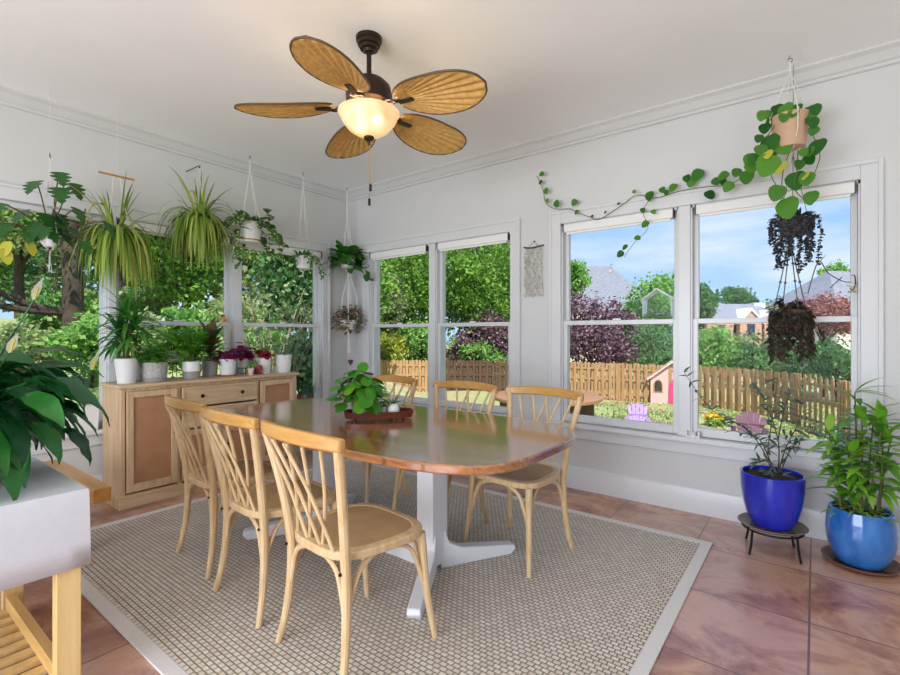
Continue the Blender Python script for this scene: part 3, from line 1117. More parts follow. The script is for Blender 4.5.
def bushy(par, z, n, L, W, spread, height, mat, shape='heart', droop=.5, stems=True, name='foliage', n_seg=5, stem_mat='stem', fold=.12):
    """rosette of leaves on short stalks from the pot's middle"""
    f, s = MB(), MB()
    for i in range(n):
        az = i * 2.399 + rnd(-.3, .3)
        t = (i + .5) / n
        el = rnd(.15, 1.35)
        q = Vector((math.cos(az) * spread * rnd(.1, 1) * math.cos(el) * 1.2, math.sin(az) * spread * rnd(.1, 1) * math.cos(el) * 1.2, z + height * rnd(.1, 1) * (.35 + .65 * math.sin(el))))
        b = Vector((math.cos(az) * .02, math.sin(az) * .02, z - .01))
        if stems:
            s.tube(spline([b, b * .4 + q * .6 + Vector((0, 0, .02)), q], 3), .0022, 5)
        f.leaf(q, dirv(az + rnd(-.5, .5), rnd(-.2, .7)), L * rnd(.7, 1.15), W * rnd(.75, 1.15), droop, shape, n_seg, fold, rnd(-.4, .4))
    if stems:
        s.build('stems', stem_mat, par)
    return f.build(name, mat, par)


def trail(f, s, base, az, length, drop, leafL, leafW, shape='heart', out=.08, step=.045, curl=0):
    """a stem that comes over the rim and hangs, with leaves along it"""
    pts = [Vector(base)]
    d = dirv(az, .5)
    p = Vector(base)
    L = 0
    while L < length:
        d = (d + Vector((rnd(-.12, .12), rnd(-.12, .12), -drop))).normalized()
        p = p + d * step
        pts.append(p.copy())
        L += step
    s.tube(pts, .0022, 5)
    for i, q in enumerate(pts[1:]):
        a = az + (1 if i % 2 else -1) * rnd(.2, 1.7)
        f.leaf(q, dirv(a, rnd(-1.0, .3)), leafL * rnd(.65, 1.2), leafW * rnd(.7, 1.15), .7, shape, 5, .12, rnd(-.7, .7))
    return pts


def hanger(par, ztop, zrim, rrim, zbot, mat='cord', n=4, tail=.1, gather=.12, r=.0028, hookmat='iron', knots=True):
    """knotted cord pot hanger, top loop at ztop, gathered below the pot"""
    h = MB()
    h.tube([(0, 0, ztop), (0, 0, ztop - gather * .4)], r * 1.6, 6)
    zk = ztop - gather * .4
    for k in range(n):
        a = 2 * PI * k / n + .4
        c_, s_ = math.cos(a), math.sin(a)
        m_ = zk + (zrim + .06 - zk) * .55
        h.tube([(0, 0, zk), (c_ * rrim * .45, s_ * rrim * .45, m_), (c_ * (rrim + .006), s_ * (rrim + .006), zrim), (c_ * (rrim + .004), s_ * (rrim + .004), zrim - (zrim - zbot) * .55), (c_ * rrim * .5, s_ * rrim * .5, zbot + .004 - .012), (0, 0, zbot - .03)], r, 6)
        if knots:
            h.ball((c_ * rrim * .45, s_ * rrim * .45, m_), r * 2.6, 8)
            h.ball((c_ * (rrim + .006), s_ * (rrim + .006), zrim + .005), r * 2.2, 8)
    h.ball((0, 0, zbot - .034), r * 4, 8)
    if tail:
        for k in range(5):
            h.tube([(0, 0, zbot - .034), (rnd(-.012, .012), rnd(-.012, .012), zbot - .034 - tail)], r, 5)
    h.build('hanger', mat, par)
    hk = MB()
    hk.tube([(math.sin(w) * .012, 0, ztop + .012 - math.cos(w) * .012) for w in [i * .55 for i in range(9)]] + [(0, 0, ztop + .04)], .0018, 6)
    hk.build('hook', hookmat, par)


def cord_up(par, z0, z1, mat='cord', r=.0022):
    MB().tube([(0, 0, z0), (0, 0, z1)], r, 6).build('cord', mat, par)


# ------------------------------------------------------------------ plants on the sideboard
TOPZ = .90


def onboard(px, X):
    d = ray(px, 375)
    return (X, X * d.y / d.x, TOPZ)


G_SB = 'potted plants on the sideboard'
t = thing('potted_dracaena', 'tall arching green plant in a white tapered pot at the sideboard end', 'plant', onboard(126.5, -4.12), 0, G_SB)
pot(t, .08, .058, .185, 'white_m')
s_ = MB()
f = MB()
stems = [((0, 0), .36, .02, 0), ((.01, .01), .27, .03, 1.5), ((-.01, -.015), .22, .035, 4)]
for (x, y), hgt, tl, az in stems:
    top = Vector((x + math.cos(az) * tl, y + math.sin(az) * tl, .17 + hgt))
    s_.tube(spline([(x, y, .16), (x * 1.2, y * 1.2, .17 + hgt * .5), top], 4), .007, 8)
    for i in range(34):
        a = i * 2.399 + rnd(-.2, .2)
        el = 1.25 - 1.5 * i / 34
        f.leaf(top + Vector((0, 0, -.10 * i / 34)), dirv(a, el), rnd(.24, .36) * (.55 if math.cos(a) < -.3 else 1), rnd(.03, .042), rnd(.9, 1.5), 'lance', 6, .25)
s_.build('stems', 'bark_thin', t)
f.build('foliage', 'L_drac', t)

t = thing('flower_pot', 'slim grey pot tucked behind the white tapered pot', 'plant pot', onboard(140.5, -4.30), 0, G_SB)
pot(t, .036, .032, .18, 'grey')

t = thing('potted_herb', 'low leafy plant in a round speckled stone pot', 'plant', onboard(154.5, -4.12), 0, G_SB)
pot(t, .092, .082, .15, 'stone')
MB().lathe([(0, .0), (.0835, .0), (.0865, .035), (0, .035)], 28).build('pot_base_band', 'grey', t)
bushy(t, .15, 90, .075, .05, .11, .12, 'L_small', 'heart', .6)

t = thing('wire_plant_stand', 'small black wire stand between the pots on the sideboard', 'plant stand', onboard(171.5, -4.27), 0)
p = MB()
p.lathe([(0, .122), (.055, .122), (.058, .13), (0, .13)], 20)
for k in range(3):
    a = k * 2 * PI / 3 + .5
    p.tube([(math.cos(a) * .05, math.sin(a) * .05, 0), (math.cos(a) * .045, math.sin(a) * .045, .124)], .003, 6)
p.build('stand', 'iron', t)
b = t.location
t = thing('potted_plant', 'white bowl pot with broad light green leaves raised on a wire stand', 'plant', (b.x, b.y, TOPZ + .13), 0, G_SB)
pot(t, .06, .035, .10, 'white', prof=[(.03, 0), (.05, .02), (.06, .06), (.058, .10)])
bushy(t, .10, 30, .17, .085, .10, .20, 'L_light', 'lance', .6)

t = thing('potted_zz_plant', 'upright glossy plant in a pot dipped white over grey', 'plant', onboard(191.5, -4.13), 0, G_SB)
pot(t, .068, .064, .14, 'white')
MB().lathe([(0, -.0), (.0655, -.0), (.0685, .062), (0, .062)], 28).build('dipped_base', 'grey', t)
f, s_ = MB(), MB()
for k in range(13):
    a = k * 2.4
    L = rnd(.12, .28)
    pts = spline([(math.cos(a) * .02, math.sin(a) * .02, .12), (math.cos(a) * .04, math.sin(a) * .04, .12 + L * .6), (math.cos(a) * .09, math.sin(a) * .09, .12 + L)], 5)
    s_.tube(pts, .0035, 6)
    for i in range(3, len(pts)):
        for sg in (-1, 1):
            f.leaf(pts[i], dirv(a + sg * 1.1, .45), rnd(.08, .12), .05, .5, 'lance', 4, .15)
for a in (2.6, 4.6):
    f.leaf((math.cos(a) * .05, math.sin(a) * .05, .14), dirv(a, .5), .17, .06, 1.6, 'lance', 6, .15)
s_.build('stems', 'stem', t)
f.build('foliage', 'L_light', t)

t = thing('potted_croton', 'bronze and green large-leaved plant in a plain grey pot', 'plant', onboard(210, -4.21), 0, G_SB)
pot(t, .066, .056, .135, 'grey')
f, s_ = MB(), MB()
s_.tube([(0, 0, .12), (.004, 0, .28)], .006, 8)
for i in range(36):
    a = i * 2.399
    z = .14 + .20 * i / 36
    f.leaf((0, 0, z), dirv(a, .2 + 1.1 * i / 36), rnd(.17, .25), rnd(.065, .09), .7, 'lance', 5, .14)
s_.build('stem', 'bark_thin', t)
f.build('foliage', 'L_croton', t)

t = thing('potted_begonia', 'deep purple frilly plant in a white pot with a terracotta saucer', 'plant', onboard(227.5, -4.12), 0, G_SB)
MB().lathe([(0, 0), (.07, 0), (.078, .014), (.07, .014), (.0, .008)], 26).build('saucer', 'terra', t)
pot(t, .075, .058, .14, 'white', z=.009)
bushy(t, .145, 60, .075, .06, .065, .09, 'L_purple', 'heart', .8)

t = thing('low_wire_riser', 'low black wire riser under the small magenta plant', 'plant stand', onboard(243, -4.26), 0)
p = MB()
p.lathe([(0, .05), (.05, .05), (.052, .056), (0, .056)], 20)
for k in range(3):
    a = k * 2 * PI / 3
    p.tube([(math.cos(a) * .045, math.sin(a) * .045, 0), (math.cos(a) * .045, math.sin(a) * .045, .052)], .003, 6)
p.build('stand', 'iron', t)
b = t.location
t = thing('potted_coleus', 'magenta veined plant in a small white pot on a low riser', 'plant', (b.x, b.y, TOPZ + .056), 0, G_SB)
pot(t, .05, .04, .085, 'white')
bushy(t, .085, 52, .085, .066, .065, .15, 'L_purple', 'heart', .7)

t = thing('pink_cup', 'tiny pale pink cup between the magenta and red plants', 'cup', onboard(251, -4.06), 0)
pot(t, .026, .02, .055, 'pink_wall', soil=False, th=.004)

t = thing('potted_red_begonia', 'red-leaved plant in a white pot, one leaf drooping over its side', 'plant', onboard(264.5, -4.14), 0, G_SB)
pot(t, .058, .048, .145, 'white')
bushy(t, .145, 36, .075, .062, .055, .10, 'L_red', 'heart', .8)
f = MB()
for k in range(7):
    f.leaf((.03 + .02 * (k % 3), -.075 - .008 * k, .09 - .008 * k), (rnd(.2, .6), rnd(-.3, .3), -.6), .07, .05, .3, 'heart', 4, .1, rnd(-.5, .5))
f.tube(spline([(.01, -.02, .14), (.03, -.06, .15), (.035, -.078, .08)], 4), .002, 5)
f.build('drooping_leaves', 'L_red', t)

t = thing('flower_pot', 'white straight pot with bare soil at the right end of the sideboard', 'plant pot', onboard(283.5, -4.12), 0, G_SB)
pot(t, .076, .062, .165, 'white')
f = MB()
for k in range(6):
    f.leaf((.01 * k - .03, .02, .15), dirv(k * 1.1, .9), .05, .02, .4, 'lance', 4)
f.build('sprouts', 'L_small', t)

# on the sill at the corner
for px_, lab in ((300, 'terracotta pot of blue-green spiky leaves on sill beside the sideboard'), (311, 'terracotta pot of blue-green spiky leaves on sill, the one nearer the corner')):
    d = ray(px_, 380)
    X = -4.372
    t = thing('spiky_succulent', lab, 'plant', (X, X * d.y / d.x, Z0), 0, 'spiky plants on the window sill')
    pot(t, .034, .026, .085, 'terra')
    f = MB()
    for i in range(34):
        f.leaf((0, 0, .075), dirv(i * 2.4, rnd(.35, 1.4)), rnd(.11, .17), .012, rnd(.3, 1.5), 'lance', 4, .3)
    f.build('foliage', 'L_olive' if False else leafmat('blue_green_leaf', [g(70, 108, 96), g(96, 134, 120), g(60, 100, 70)], .45, .2), t)
t = thing('white_planter_box', 'white rectangular planter box on the sill left of the sideboard', 'planter', (-4.392, 1.165, Z0), 0)
p = MB()
a_, b_ = .045, .105
vs = []
for x, y, z in ((a_, b_, 0), (a_ + .004, b_ + .006, .185), (a_ - .006, b_ - .004, .185), (a_ - .008, b_ - .008, .13)):
    vs += [(-x, -y, z), (x, -y, z), (x, y, z), (-x, y, z)]
fs = [(3, 2, 1, 0)]
for j in range(3):
    for i in range(4):
        fs.append((j * 4 + i, j * 4 + (i + 1) % 4, j * 4 + 4 + (i + 1) % 4, j * 4 + 4 + i))
fs.append((12, 13, 14, 15))
p.add(vs, fs).build('box', 'white', t, bevel=.002)

# ------------------------------------------------------------------ plants hanging along the left wall
G_HL = 'hanging plants along the left window'


def hang_at(px, py, X):
    d = ray(px, py)
    return _c + d * (X / d.x)


def spider(t, n, L, zt, w=.016, up=.25):
    f = MB()
    for i in range(n):
        a = i * 2.399 + rnd(-.3, .3)
        el = rnd(.1, 1.45) if i > n * up else rnd(.9, 1.5)
        dr = rnd(3.5, 7) if i > n * up else rnd(.6, 1.5)
        f.leaf((math.cos(a) * rnd(.01, .06), math.sin(a) * rnd(.01, .06), zt), dirv(a, el), L * rnd(.6, 1.2), w * rnd(.7, 1.2), dr, 'strap', 8, .25)
    f.build('foliage', 'L_spider', t)


# swiss-cheese plant
p0 = hang_at(50, 247, -4.12)
t = thing('hanging_monstera', 'hanging plant with holed dark leaves, furthest left at the window', 'hanging plant', p0, 0, G_HL)
pot(t, .05, .035, .10, 'white', prof=[(.03, 0), (.048, .02), (.052, .07), (.045, .10)])
ztop = CZ - p0.z - .04
hanger(t, .60, .10, .052, .0, 'cord', 4, .14, r=.002)
cord_up(t, .64, ztop + .04, 'cord', .0012)
f, s_ = MB(), MB()
for az, el, L, sz in ((-1.7, .9, .20, .16), (-1.2, .5, .32, .15), (1.4, 1.0, .26, .16), (1.1, .4, .34, .15), (.2, 1.2, .34, .16), (2.6, .9, .22, .14), (-2.4, .3, .28, .14), (-.4, .3, .14, .13), (.9, -.1, .2, .12), (-1.0, 1.3, .36, .15), (1.7, 1.25, .42, .14), (-1.4, .1, .30, .14), (.5, 1.4, .44, .14)):
    pts = spline([(0, 0, .09), dirv(az, el) * L * .6 + Vector((0, 0, .10)), dirv(az, el) * L + Vector((0, 0, .07))], 5)
    s_.tube(pts, .004, 6)
    f.leaf(pts[-1], (.42 + .2 * math.cos(az), .35 * math.sin(az) - .15, -.75), sz * 1.05, sz * .85, .2, 'cut', 13, .1, rnd(-.35, .35))
    f.leaf(pts[3], (.42, .45 * math.sin(az + 1), -.7), sz * 1.0, sz * .8, .2, 'cut', 13, .1, rnd(-.35, .35))
s_.tube(spline([(.0, .02, .08), (.02, .12, .05), (.03, .15, .16), (.0, .2, .30)], 5), .004, 6)
for k in range(4):
    s_.tube(spline([(0, 0, .0), (rnd(-.05, .05), rnd(-.06, .06), -.14), (rnd(-.08, .08), rnd(-.12, .12), rnd(-.3, -.36))], 5), .003, 5)
s_.build('stems', 'bark_thin', t)
f.build('foliage', 'L_monst', t)
f = MB()
for dx, dy, dz in ((.04, -.22, .0), (.05, -.12, .02), (.03, .26, -.02), (.05, -.24, -.05)):
    f.leaf((dx, dy, dz), (.3, rnd(-.3, .3), -.9), .11, .075, .3, 'heart', 5, .1, rnd(-.4, .4))
f.build('yellow_leaves', 'L_yel', t)

# first spider plant, hung from a dowel
p0 = hang_at(117, 247, -4.15)
t = thing('hanging_spider_plant', 'spider plant hung on cords below a short wooden dowel', 'hanging plant', p0, 0, G_HL)
pot(t, .07, .05, .11, 'terra')
zd = (334 - 176) / F * p0.dot(_f) + EYE - p0.z
h = MB()
for s in (-1, 1):
    for q in (-1, 1):
        h.tube([(0, s * .02, zd), (q * .03, s * .05, zd * .5), (q * .055, s * .055, .11), (q * .04, s * .04, .02), (0, 0, -.02)], .002, 6)
h.tube([(0, 0, zd + .01), (0, 0, CZ - p0.z)], .0016, 6)
h.build('hanger', 'cord', t)
d = MB()
d.tube([(0, -.115, zd), (0, .115, zd)], .008, 8)
d.build('dowel', 'honey', t)
spider(t, 240, .50, .10, .020, .05)
f = MB()
for k in range(5):
    f.leaf((.03, -.16 + .01 * k, -.0 - .03 * (k % 2)), (.4, rnd(-.6, .6), -.6), .06, .03, .3, 'heart', 4)
f.build('yellow_leaves', 'L_yel', t)

# second spider plant, on a wall hook
p0 = hang_at(199, 232, -4.16)
t = thing('hanging_spider_plant', 'full round spider plant hanging from a small wall hook', 'hanging plant', p0, 0, G_HL)
pot(t, .075, .05, .12, 'white')
zh = (334 - 167) / F * p0.dot(_f) + EYE - p0.z
h = MB()
for k in range(3):
    a = k * 2.1
    h.tube([(0, 0, zh), (math.cos(a) * .078, math.sin(a) * .078, .12)], .0018, 6)
h.build('hanger', 'cord', t)
MB().tube([(0, 0, zh - .004), (.012, 0, zh - .012), (.018, 0, zh + .004), (0, 0, zh + .01), (XL - p0.x, .0, zh + .012)], .004, 8).build('hook', 'bronze', t)
spider(t, 250, .46, .11, .020, .05)

# variegated pothos
p0 = hang_at(250, 243, -4.14)
t = thing('hanging_pothos', 'variegated vine in a white hanging pot with a cane band', 'hanging plant', p0, 0, G_HL)
pot(t, .10, .085, .185, 'white')
p = MB()
p.tube([(math.cos(i * .26) * .0885, math.sin(i * .26) * .0885, .022) for i in range(25)], .011, 6, .5, up=(0, 0, 1))
p.build('cane_band', 'gold_tag', t)
hanger(t, CZ - p0.z - .05, .185, .10, 0, 'cord', 4, .05, .2, .0024)
f, s_ = MB(), MB()
for i in range(16):
    az = i * 2.4
    f.leaf((math.cos(az) * .05, math.sin(az) * .05, .20), dirv(az, rnd(.3, 1.2)), rnd(.11, .16), rnd(.085, .11), .8, 'heart', 5, .12)
for az, L, dr in ((-1.2, .38, .3), (-1.9, .25, .35), (.8, .34, .5), (1.5, .2, .5), (.2, .36, .45), (-.8, .55, .3), (2.4, .3, .3)):
    trail(f, s_, (math.cos(az) * .09, math.sin(az) * .09, .185), az, L, dr, .11, .082)
pts = spline([(.05, .06, .18), (.07, .13, .17), (.06, .16, .27), (.05, .10, .33)], 5)
s_.tube(pts, .006, 6)
for q in pts[4::2]:
    f.leaf(q, (.5, rnd(-.6, .6), rnd(-.3, .6)), .085, .06, .5, 'heart', 4)
s_.build('stems', 'stem', t)
f.build('foliage', 'L_varieg', t)

# small pot, second from the corner
p0 = hang_at(303, 269, -4.14)
t = thing('hanging_string_plant', 'small trailing plant in a white hanging pot before the corner', 'hanging plant', p0, 0, G_HL)
pot(t, .075, .062, .13, 'white')
hanger(t, CZ - p0.z - .05, .13, .075, 0, 'cord', 4, .05, .12, .0022)
f, s_ = MB(), MB()
for i in range(40):
    az = i * 2.4
    f.leaf((math.cos(az) * .05, math.sin(az) * .05, .13), dirv(az, rnd(.1, 1.2)), rnd(.05, .09), .035, .6, 'lance', 4, .12)
for i in range(10):
    az = i * .63 + .3
    trail(f, s_, (math.cos(az) * .07, math.sin(az) * .07, .13), az, rnd(.15, .36), .4, .045, .03, 'lance', step=.028)
s_.build('stems', 'stem', t)
f.build('foliage', 'L_drac', t)

# corner pair
p0 = hang_at(347, 268, -4.19)
t = thing('hanging_pothos', 'bushy green pothos hanging high in the room corner', 'hanging plant', p0, 0, 'plants hanging in the corner')
pot(t, .09, .065, .14, 'white')
hanger(t, CZ - p0.z - .05, .14, .09, 0, 'cord', 4, .0, .9, .004)
f, s_ = MB(), MB()
for i in range(60):
    az = i * 2.4
    z_ = rnd(.0, .2)
    f.leaf((math.cos(az) * .085, math.sin(az) * .085, z_), dirv(az, rnd(-.2, 1.2)), rnd(.11, .16), rnd(.09, .12), 1.0, 'heart', 5, .12)
for az in (-.6, .3, -1.3, 1.2):
    trail(f, s_, (math.cos(az) * .08, math.sin(az) * .08, .14), az, rnd(.25, .38), .5, .10, .075)
trail(f, s_, (.03, -.08, .14), -1.5, .3, .25, .075, .055)
s_.build('stems', 'stem', t)
f.build('foliage', 'L_pothos', t)
p1 = hang_at(349, 331, -4.19)
t2 = thing('hanging_tradescantia', 'pink and olive bushy plant hanging on thick white cords in the corner', 'hanging plant', p1, 0, 'plants hanging in the corner')
pot(t2, .09, .06, .12, 'white')
h = MB()
zt = p0.z - p1.z - .03
for q in (-1, 1):
    for s in (-1, 1):
        h.tube([(0, 0, zt), (q * .05 + .01, s * .06, zt * .55), (q * .066, s * .066, .12), (q * .04, s * .04, 0), (0, 0, -.03)], .006, 8)
for k in range(8):
    h.tube([(0, 0, -.02), (rnd(-.014, .014), rnd(-.014, .014), -.25)], .005, 6)
h.ball((0, 0, -.03), .02, 10)
h.build('hanger', 'cord', t2)
f, s_ = MB(), MB()
for i in range(330):
    az = i * 2.4
    el = rnd(-.9, 1.3)
    q = dirv(az, el) * rnd(.10, .19) + Vector((0, 0, .12))
    if i % 3 == 0:
        s_.tube([(0, 0, .11), q], .0018, 5)
    f.leaf(q, dirv(az + rnd(-.8, .8), rnd(-.6, .6)), rnd(.045, .075), .034, .4, 'lance', 4, .15)
s_.build('stems', 'stem', t2)
f.build('foliage', 'L_trad', t2)

# ------------------------------------------------------------------ the long-vined pothos over the right window
PX = onz(790, 54, CZ)
pb = Vector((PX.x, PX.y, 2.37))
t = thing('hanging_pothos', 'pothos in a tan pot whose long vine runs left above the windows', 'hanging plant', pb, 0)
pot(t, .098, .075, .19, 'tan')
hanger(t, CZ - pb.z - .05, .19, .098, 0, 'cord', 4, .16, .14, .003)


def rel(px, py, Y):
    return onY(px, py, Y) - pb


def yv(px):
    return 3.70 if px < 700 else 3.70 - (px - 700) / 90 * .26


f, s_, fy = MB(), MB(), MB()
s_.tube(spline([rel(x, y, yv(x) + .01) for x, y in ((786, 118), (766, 150), (748, 172), (730, 184), (705, 187), (680, 191), (655, 198), (637, 195), (622, 205), (600, 219), (590, 217), (578, 213), (570, 209), (556, 209), (546, 203), (543, 190), (537, 176))], 4), .0028, 6)
s_.tube(spline([rel(x, y, 3.69) for x, y in ((650, 199), (643, 212), (648, 228), (635, 242), (624, 257))], 4), .002, 6)
for pth in (((795, 116), (806, 120), (815, 140), (820, 155), (815, 172), (808, 186)), ((780, 118), (768, 135), (760, 145), (757, 168)), ((790, 150), (783, 172), (781, 200)), ((798, 150), (797, 172), (795, 190), (812, 205)), ((776, 150), (770, 172), (784, 200), (786, 222))):
    s_.tube(spline([rel(x, y, 3.42) for x, y in pth], 4), .0026, 6)
LV = [(786, 116, 9), (795, 112, 8), (804, 113, 8), (771, 116, 9), (790, 122, 8), (768, 146, 11), (756, 158, 9), (749, 168, 10), (806, 160, 9), (764, 115, 8), (816, 130, 8), (764, 115, 9), (784, 110, 11), (776, 110, 10), (765, 128, 9), (760, 138, 7), (813, 110, 10), (811, 122, 10), (820, 146, 13), (810, 151, 8), (752, 159, 11), (770, 142, 14), (778, 148, 14), (766, 156, 15), (772, 164, 18),
      (791, 131, 12), (795, 180, 15), (780, 192, 13), (808, 178, 11), (800, 164, 8), (812, 197, 11), (786, 207, 17), (803, 152, 7), (806, 118, 9), (760, 150, 10), (770, 122, 9), (798, 108, 8)]
for x, y, z in LV:
    q = rel(x, y, 3.40 + rnd(-.03, .06))
    f.leaf(q + Vector((0, 0, z * .003)), (rnd(-.5, .5), -.25, -.85), z * .0080, z * .0074, .15, 'heart', 6, .12, nrm=(rnd(-.5, .5), -1, rnd(-.1, .7)))
LW = [(747, 176, 11), (650, 195, 9), (661, 190, 6), (675, 187, 8), (686, 178, 7), (693, 181, 9), (701, 174, 11), (707, 195, 9), (713, 182, 7), (728, 176, 9), (732, 186, 9), (738, 172, 8), (722, 182, 6), (668, 192, 5), (633, 192, 4), (642, 210, 5), (652, 212, 5),
      (648, 224, 7), (635, 239, 6), (627, 247, 6), (623, 254, 7), (545, 191, 7), (555, 204, 8), (546, 201, 5), (540, 175, 6), (542, 182, 5), (576, 202, 7), (578, 212, 5), (592, 216, 3), (606, 212, 3), (620, 204, 3)]
for x, y, z in LW:
    q = rel(x, y, yv(x) - .012)
    f.leaf(q + Vector((0, 0, z * .003)), (rnd(-.8, .8), -.12, rnd(-1, -.3)), z * .0084, z * .0078, .1, 'heart', 6, .1, nrm=(rnd(-.35, .35), -1, rnd(-.1, .5)))
for x, y, z in ((783, 162, 13), (768, 150, 10), (806, 172, 8)):
    fy.leaf(rel(x, y, 3.385), (rnd(-.4, .4), -.45, -.8), z * .007, z * .006, .2, 'heart', 6, .12)
s_.build('vine', 'stem', t)
f.build('foliage', 'L_pothos', t)
fy.build('yellow_leaves', 'L_yel', t)

# dark trailing plants in front of the glass
p0 = onY(793, 236, 3.585)
t = thing('hanging_burro_tail', 'dark beaded trailing succulent hanging before the right-hand window pane', 'hanging plant', p0, 0, 'dark plants hanging before the glass')
pot(t, .085, .06, .10, 'jute', z=.0)
h = MB()
for k in range(3):
    a = k * 2.1 + .5
    h.tube([(math.cos(a) * .085, math.sin(a) * .085, .1), (0, .03, .5), (0, .05, CZ - p0.z)], .0016, 6)
h.build('hanger', 'jute', t)
f, s_ = MB(), MB()
for i in range(24):
    az = i * 2.4
    q = Vector((math.cos(az) * rnd(.06, .11), math.sin(az) * rnd(.05, .10), .10))
    L = rnd(.12, .33)
    pts = [q, q + dirv(az, .4) * .03]
    while len(pts) < 3 or (pts[0].z - pts[-1].z) < L - .03:
        pts.append(pts[-1] + Vector((rnd(-.006, .006), rnd(-.006, .006), -.017)))
    s_.tube(pts, .002, 4)
    for j, p in enumerate(pts[1:]):
        for k in range(3):
            a = rnd(0, 6.28)
            f.leaf(p, dirv(a, rnd(-.9, .1)), rnd(.016, .023), .018, .3, 'round', 4, .3, rnd(-.6, .6))
for i in range(60):
    az = i * 2.4
    f.leaf((math.cos(az) * .07, math.sin(az) * .07, .11), dirv(az, rnd(.1, 1.3)), .05, .022, .6, 'lance', 4)
s_.build('stems', 'jute', t)
f.build('foliage', 'L_dark', t)
p1 = onY(790, 335, 3.575)
t = thing('hanging_fern', 'backlit dark bushy hanging plant on beaded cords below the dark succulent', 'hanging plant', p1, 0, 'dark plants hanging before the glass')
pot(t, .085, .06, .15, 'bark_thin')
h = MB()
zt = p0.z - p1.z - .02
for k in range(4):
    a = k * PI / 2 + .5
    c_, q_ = math.cos(a), math.sin(a)
    h.tube([(0, 0, zt), (c_ * .09, q_ * .09, .15), (c_ * .07, q_ * .07, .02), (0, 0, -.02)], .003, 6)
    for u in (.35, .6):
        h.ball((c_ * .09 * u, q_ * .09 * u, zt + (.15 - zt) * u), .008, 8)
h.ball((0, 0, zt), .012, 8)
h.build('hanger', 'jute', t)
f, s_ = MB(), MB()
for i in range(44):
    az = i * 2.4
    trail(f, s_, (math.cos(az) * .075, math.sin(az) * .075, .15), az, rnd(.14, .30), 1.6, .046, .03, 'lance', step=.018)
for i in range(130):
    az = i * 2.4
    q = dirv(az, rnd(-.2, 1.2)) * rnd(.04, .11) + Vector((0, 0, .13))
    f.leaf(q, dirv(az, rnd(-.6, .6)), .055, .032, .5, 'lance', 4, .15)
tw = spline([Vector((.06, 0, .16)), rel(806, 300, 3.55) + pb - p1, rel(818, 262, 3.62) + pb - p1, rel(828, 273, 3.64) + pb - p1, rel(842, 281, 3.68) + pb - p1, rel(850, 282, 3.70) + pb - p1], 5)
s_.tube(tw[6:], .003, 6)
s_.tube([rel(830, 288, 3.66) + pb - p1, rel(842, 277, 3.68) + pb - p1], .003, 6)
for x, y, a in ((820, 262, .8), (829, 290, -1.2), (823, 268, .3), (836, 280, -.6)):
    f.leaf(rel(x, y, 3.62) + pb - p1, (.5, -.1, a), .055, .02, .2, 'lance', 4)
s_.build('stems', 'jute', t)
f.build('foliage', 'L_darkbrown', t)

q = onY(852, 285, YB - .012)
t = thing('window_hook', 'small hook with a yellow flower on the window jamb at right', 'hook', q, 0)
MB().tube(spline([(0, 0, .06), (.012, -.02, .05), (.014, -.03, .0), (.004, -.03, -.03), (-.01, -.02, -.02)], 5), .003, 6).build('hook', 'bronze', t)
MB().lathe([(0, -.012), (.02, -.008), (.024, 0), (.02, .008), (0, .012)], 14).build('suction_cup', 'white', t)
f = MB()
for k in range(6):
    f.leaf((.0, -.03, -.035), dirv(k * 1.05, -.1), .035, .02, .4, 'round', 4)
f.build('flower', 'yellow', t)

# ------------------------------------------------------------------ on the table
TZ = FZ + .747
a = onz(345, 421, TZ)
b = onz(412, 419, TZ)
tc_ = onz(379, 419, TZ)
az = math.atan2(b.y - a.y, b.x - a.x)
t = thing('serving_tray', 'small red-brown oval wooden tray on little feet on the table', 'tray', (tc_.x, tc_.y, TZ), az)
tr = MB()
o1 = superell(.205, .085, 3.2, 48)
n = len(o1)
rings = [(.97, .014), (1.02, .054), (.975, .054), (.94, .022)]
vs = [(x * k, y * k, z) for k, z in rings for x, y in o1]
fs = [tuple(reversed(range(n)))]
for j in range(3):
    for i in range(n):
        fs.append((j * n + i, j * n + (i + 1) % n, (j + 1) * n + (i + 1) % n, (j + 1) * n + i))
fs.append(tuple(range(3 * n, 4 * n)))
tr.add(vs, fs).build('dish', 'tray', t, bevel=.002, smooth=40)
for x in (-.15, -.03, .09, .16):
    for y in (-.055, .055):
        MB().lathe([(.008, 0), (.010, .006), (.009, .016)], 10, (x * .95, y, 0)).build('foot', 'tray', t)


def ontray(x, y):
    return (tc_.x + math.cos(az) * x - math.sin(az) * y, tc_.y + math.sin(az) * x + math.cos(az) * y, TZ + .022)


t = thing('potted_pilea', 'round-leaved green plant in a stone pot on the table tray', 'plant', ontray(-.105, .0), 0)
pot(t, .062, .05, .10, 'stone')
f, s_, fy = MB(), MB(), MB()
for i in range(84):
    a_ = i * 2.399
    u = (i + .5) / 84
    el = 1.35 - 1.5 * u
    Lk = rnd(.09, .17)
    q = dirv(a_, el) * Lk + Vector((0, 0, .10 + .02 * math.sin(el)))
    q.z = max(q.z, .05)
    s_.tube(spline([(0, 0, .09), q * .55 + Vector((0, 0, .05)), q], 3), .0018, 5)
    (fy if i > 48 and 3.3 < a_ % 6.283 < 4.3 and i % 2 else f).leaf(q - dirv(a_, 0) * .02, dirv(a_, rnd(-1.2, .1)), rnd(.06, .09), rnd(.06, .088), .25, 'round', 6, .06, rnd(-.3, .3))
q = Vector((.0, .02, .29))
s_.tube(spline([(0, 0, .09), (0, .01, .2), q], 4), .002, 5)
f.leaf(q + Vector((0, 0, .03)), (.35, -.5, -.75), .075, .072, .1, 'round', 6, .05)
s_.build('stems', 'stem', t)
f.build('foliage', 'L_pilea', t)
fy.build('yellow_leaves', 'L_yel', t)
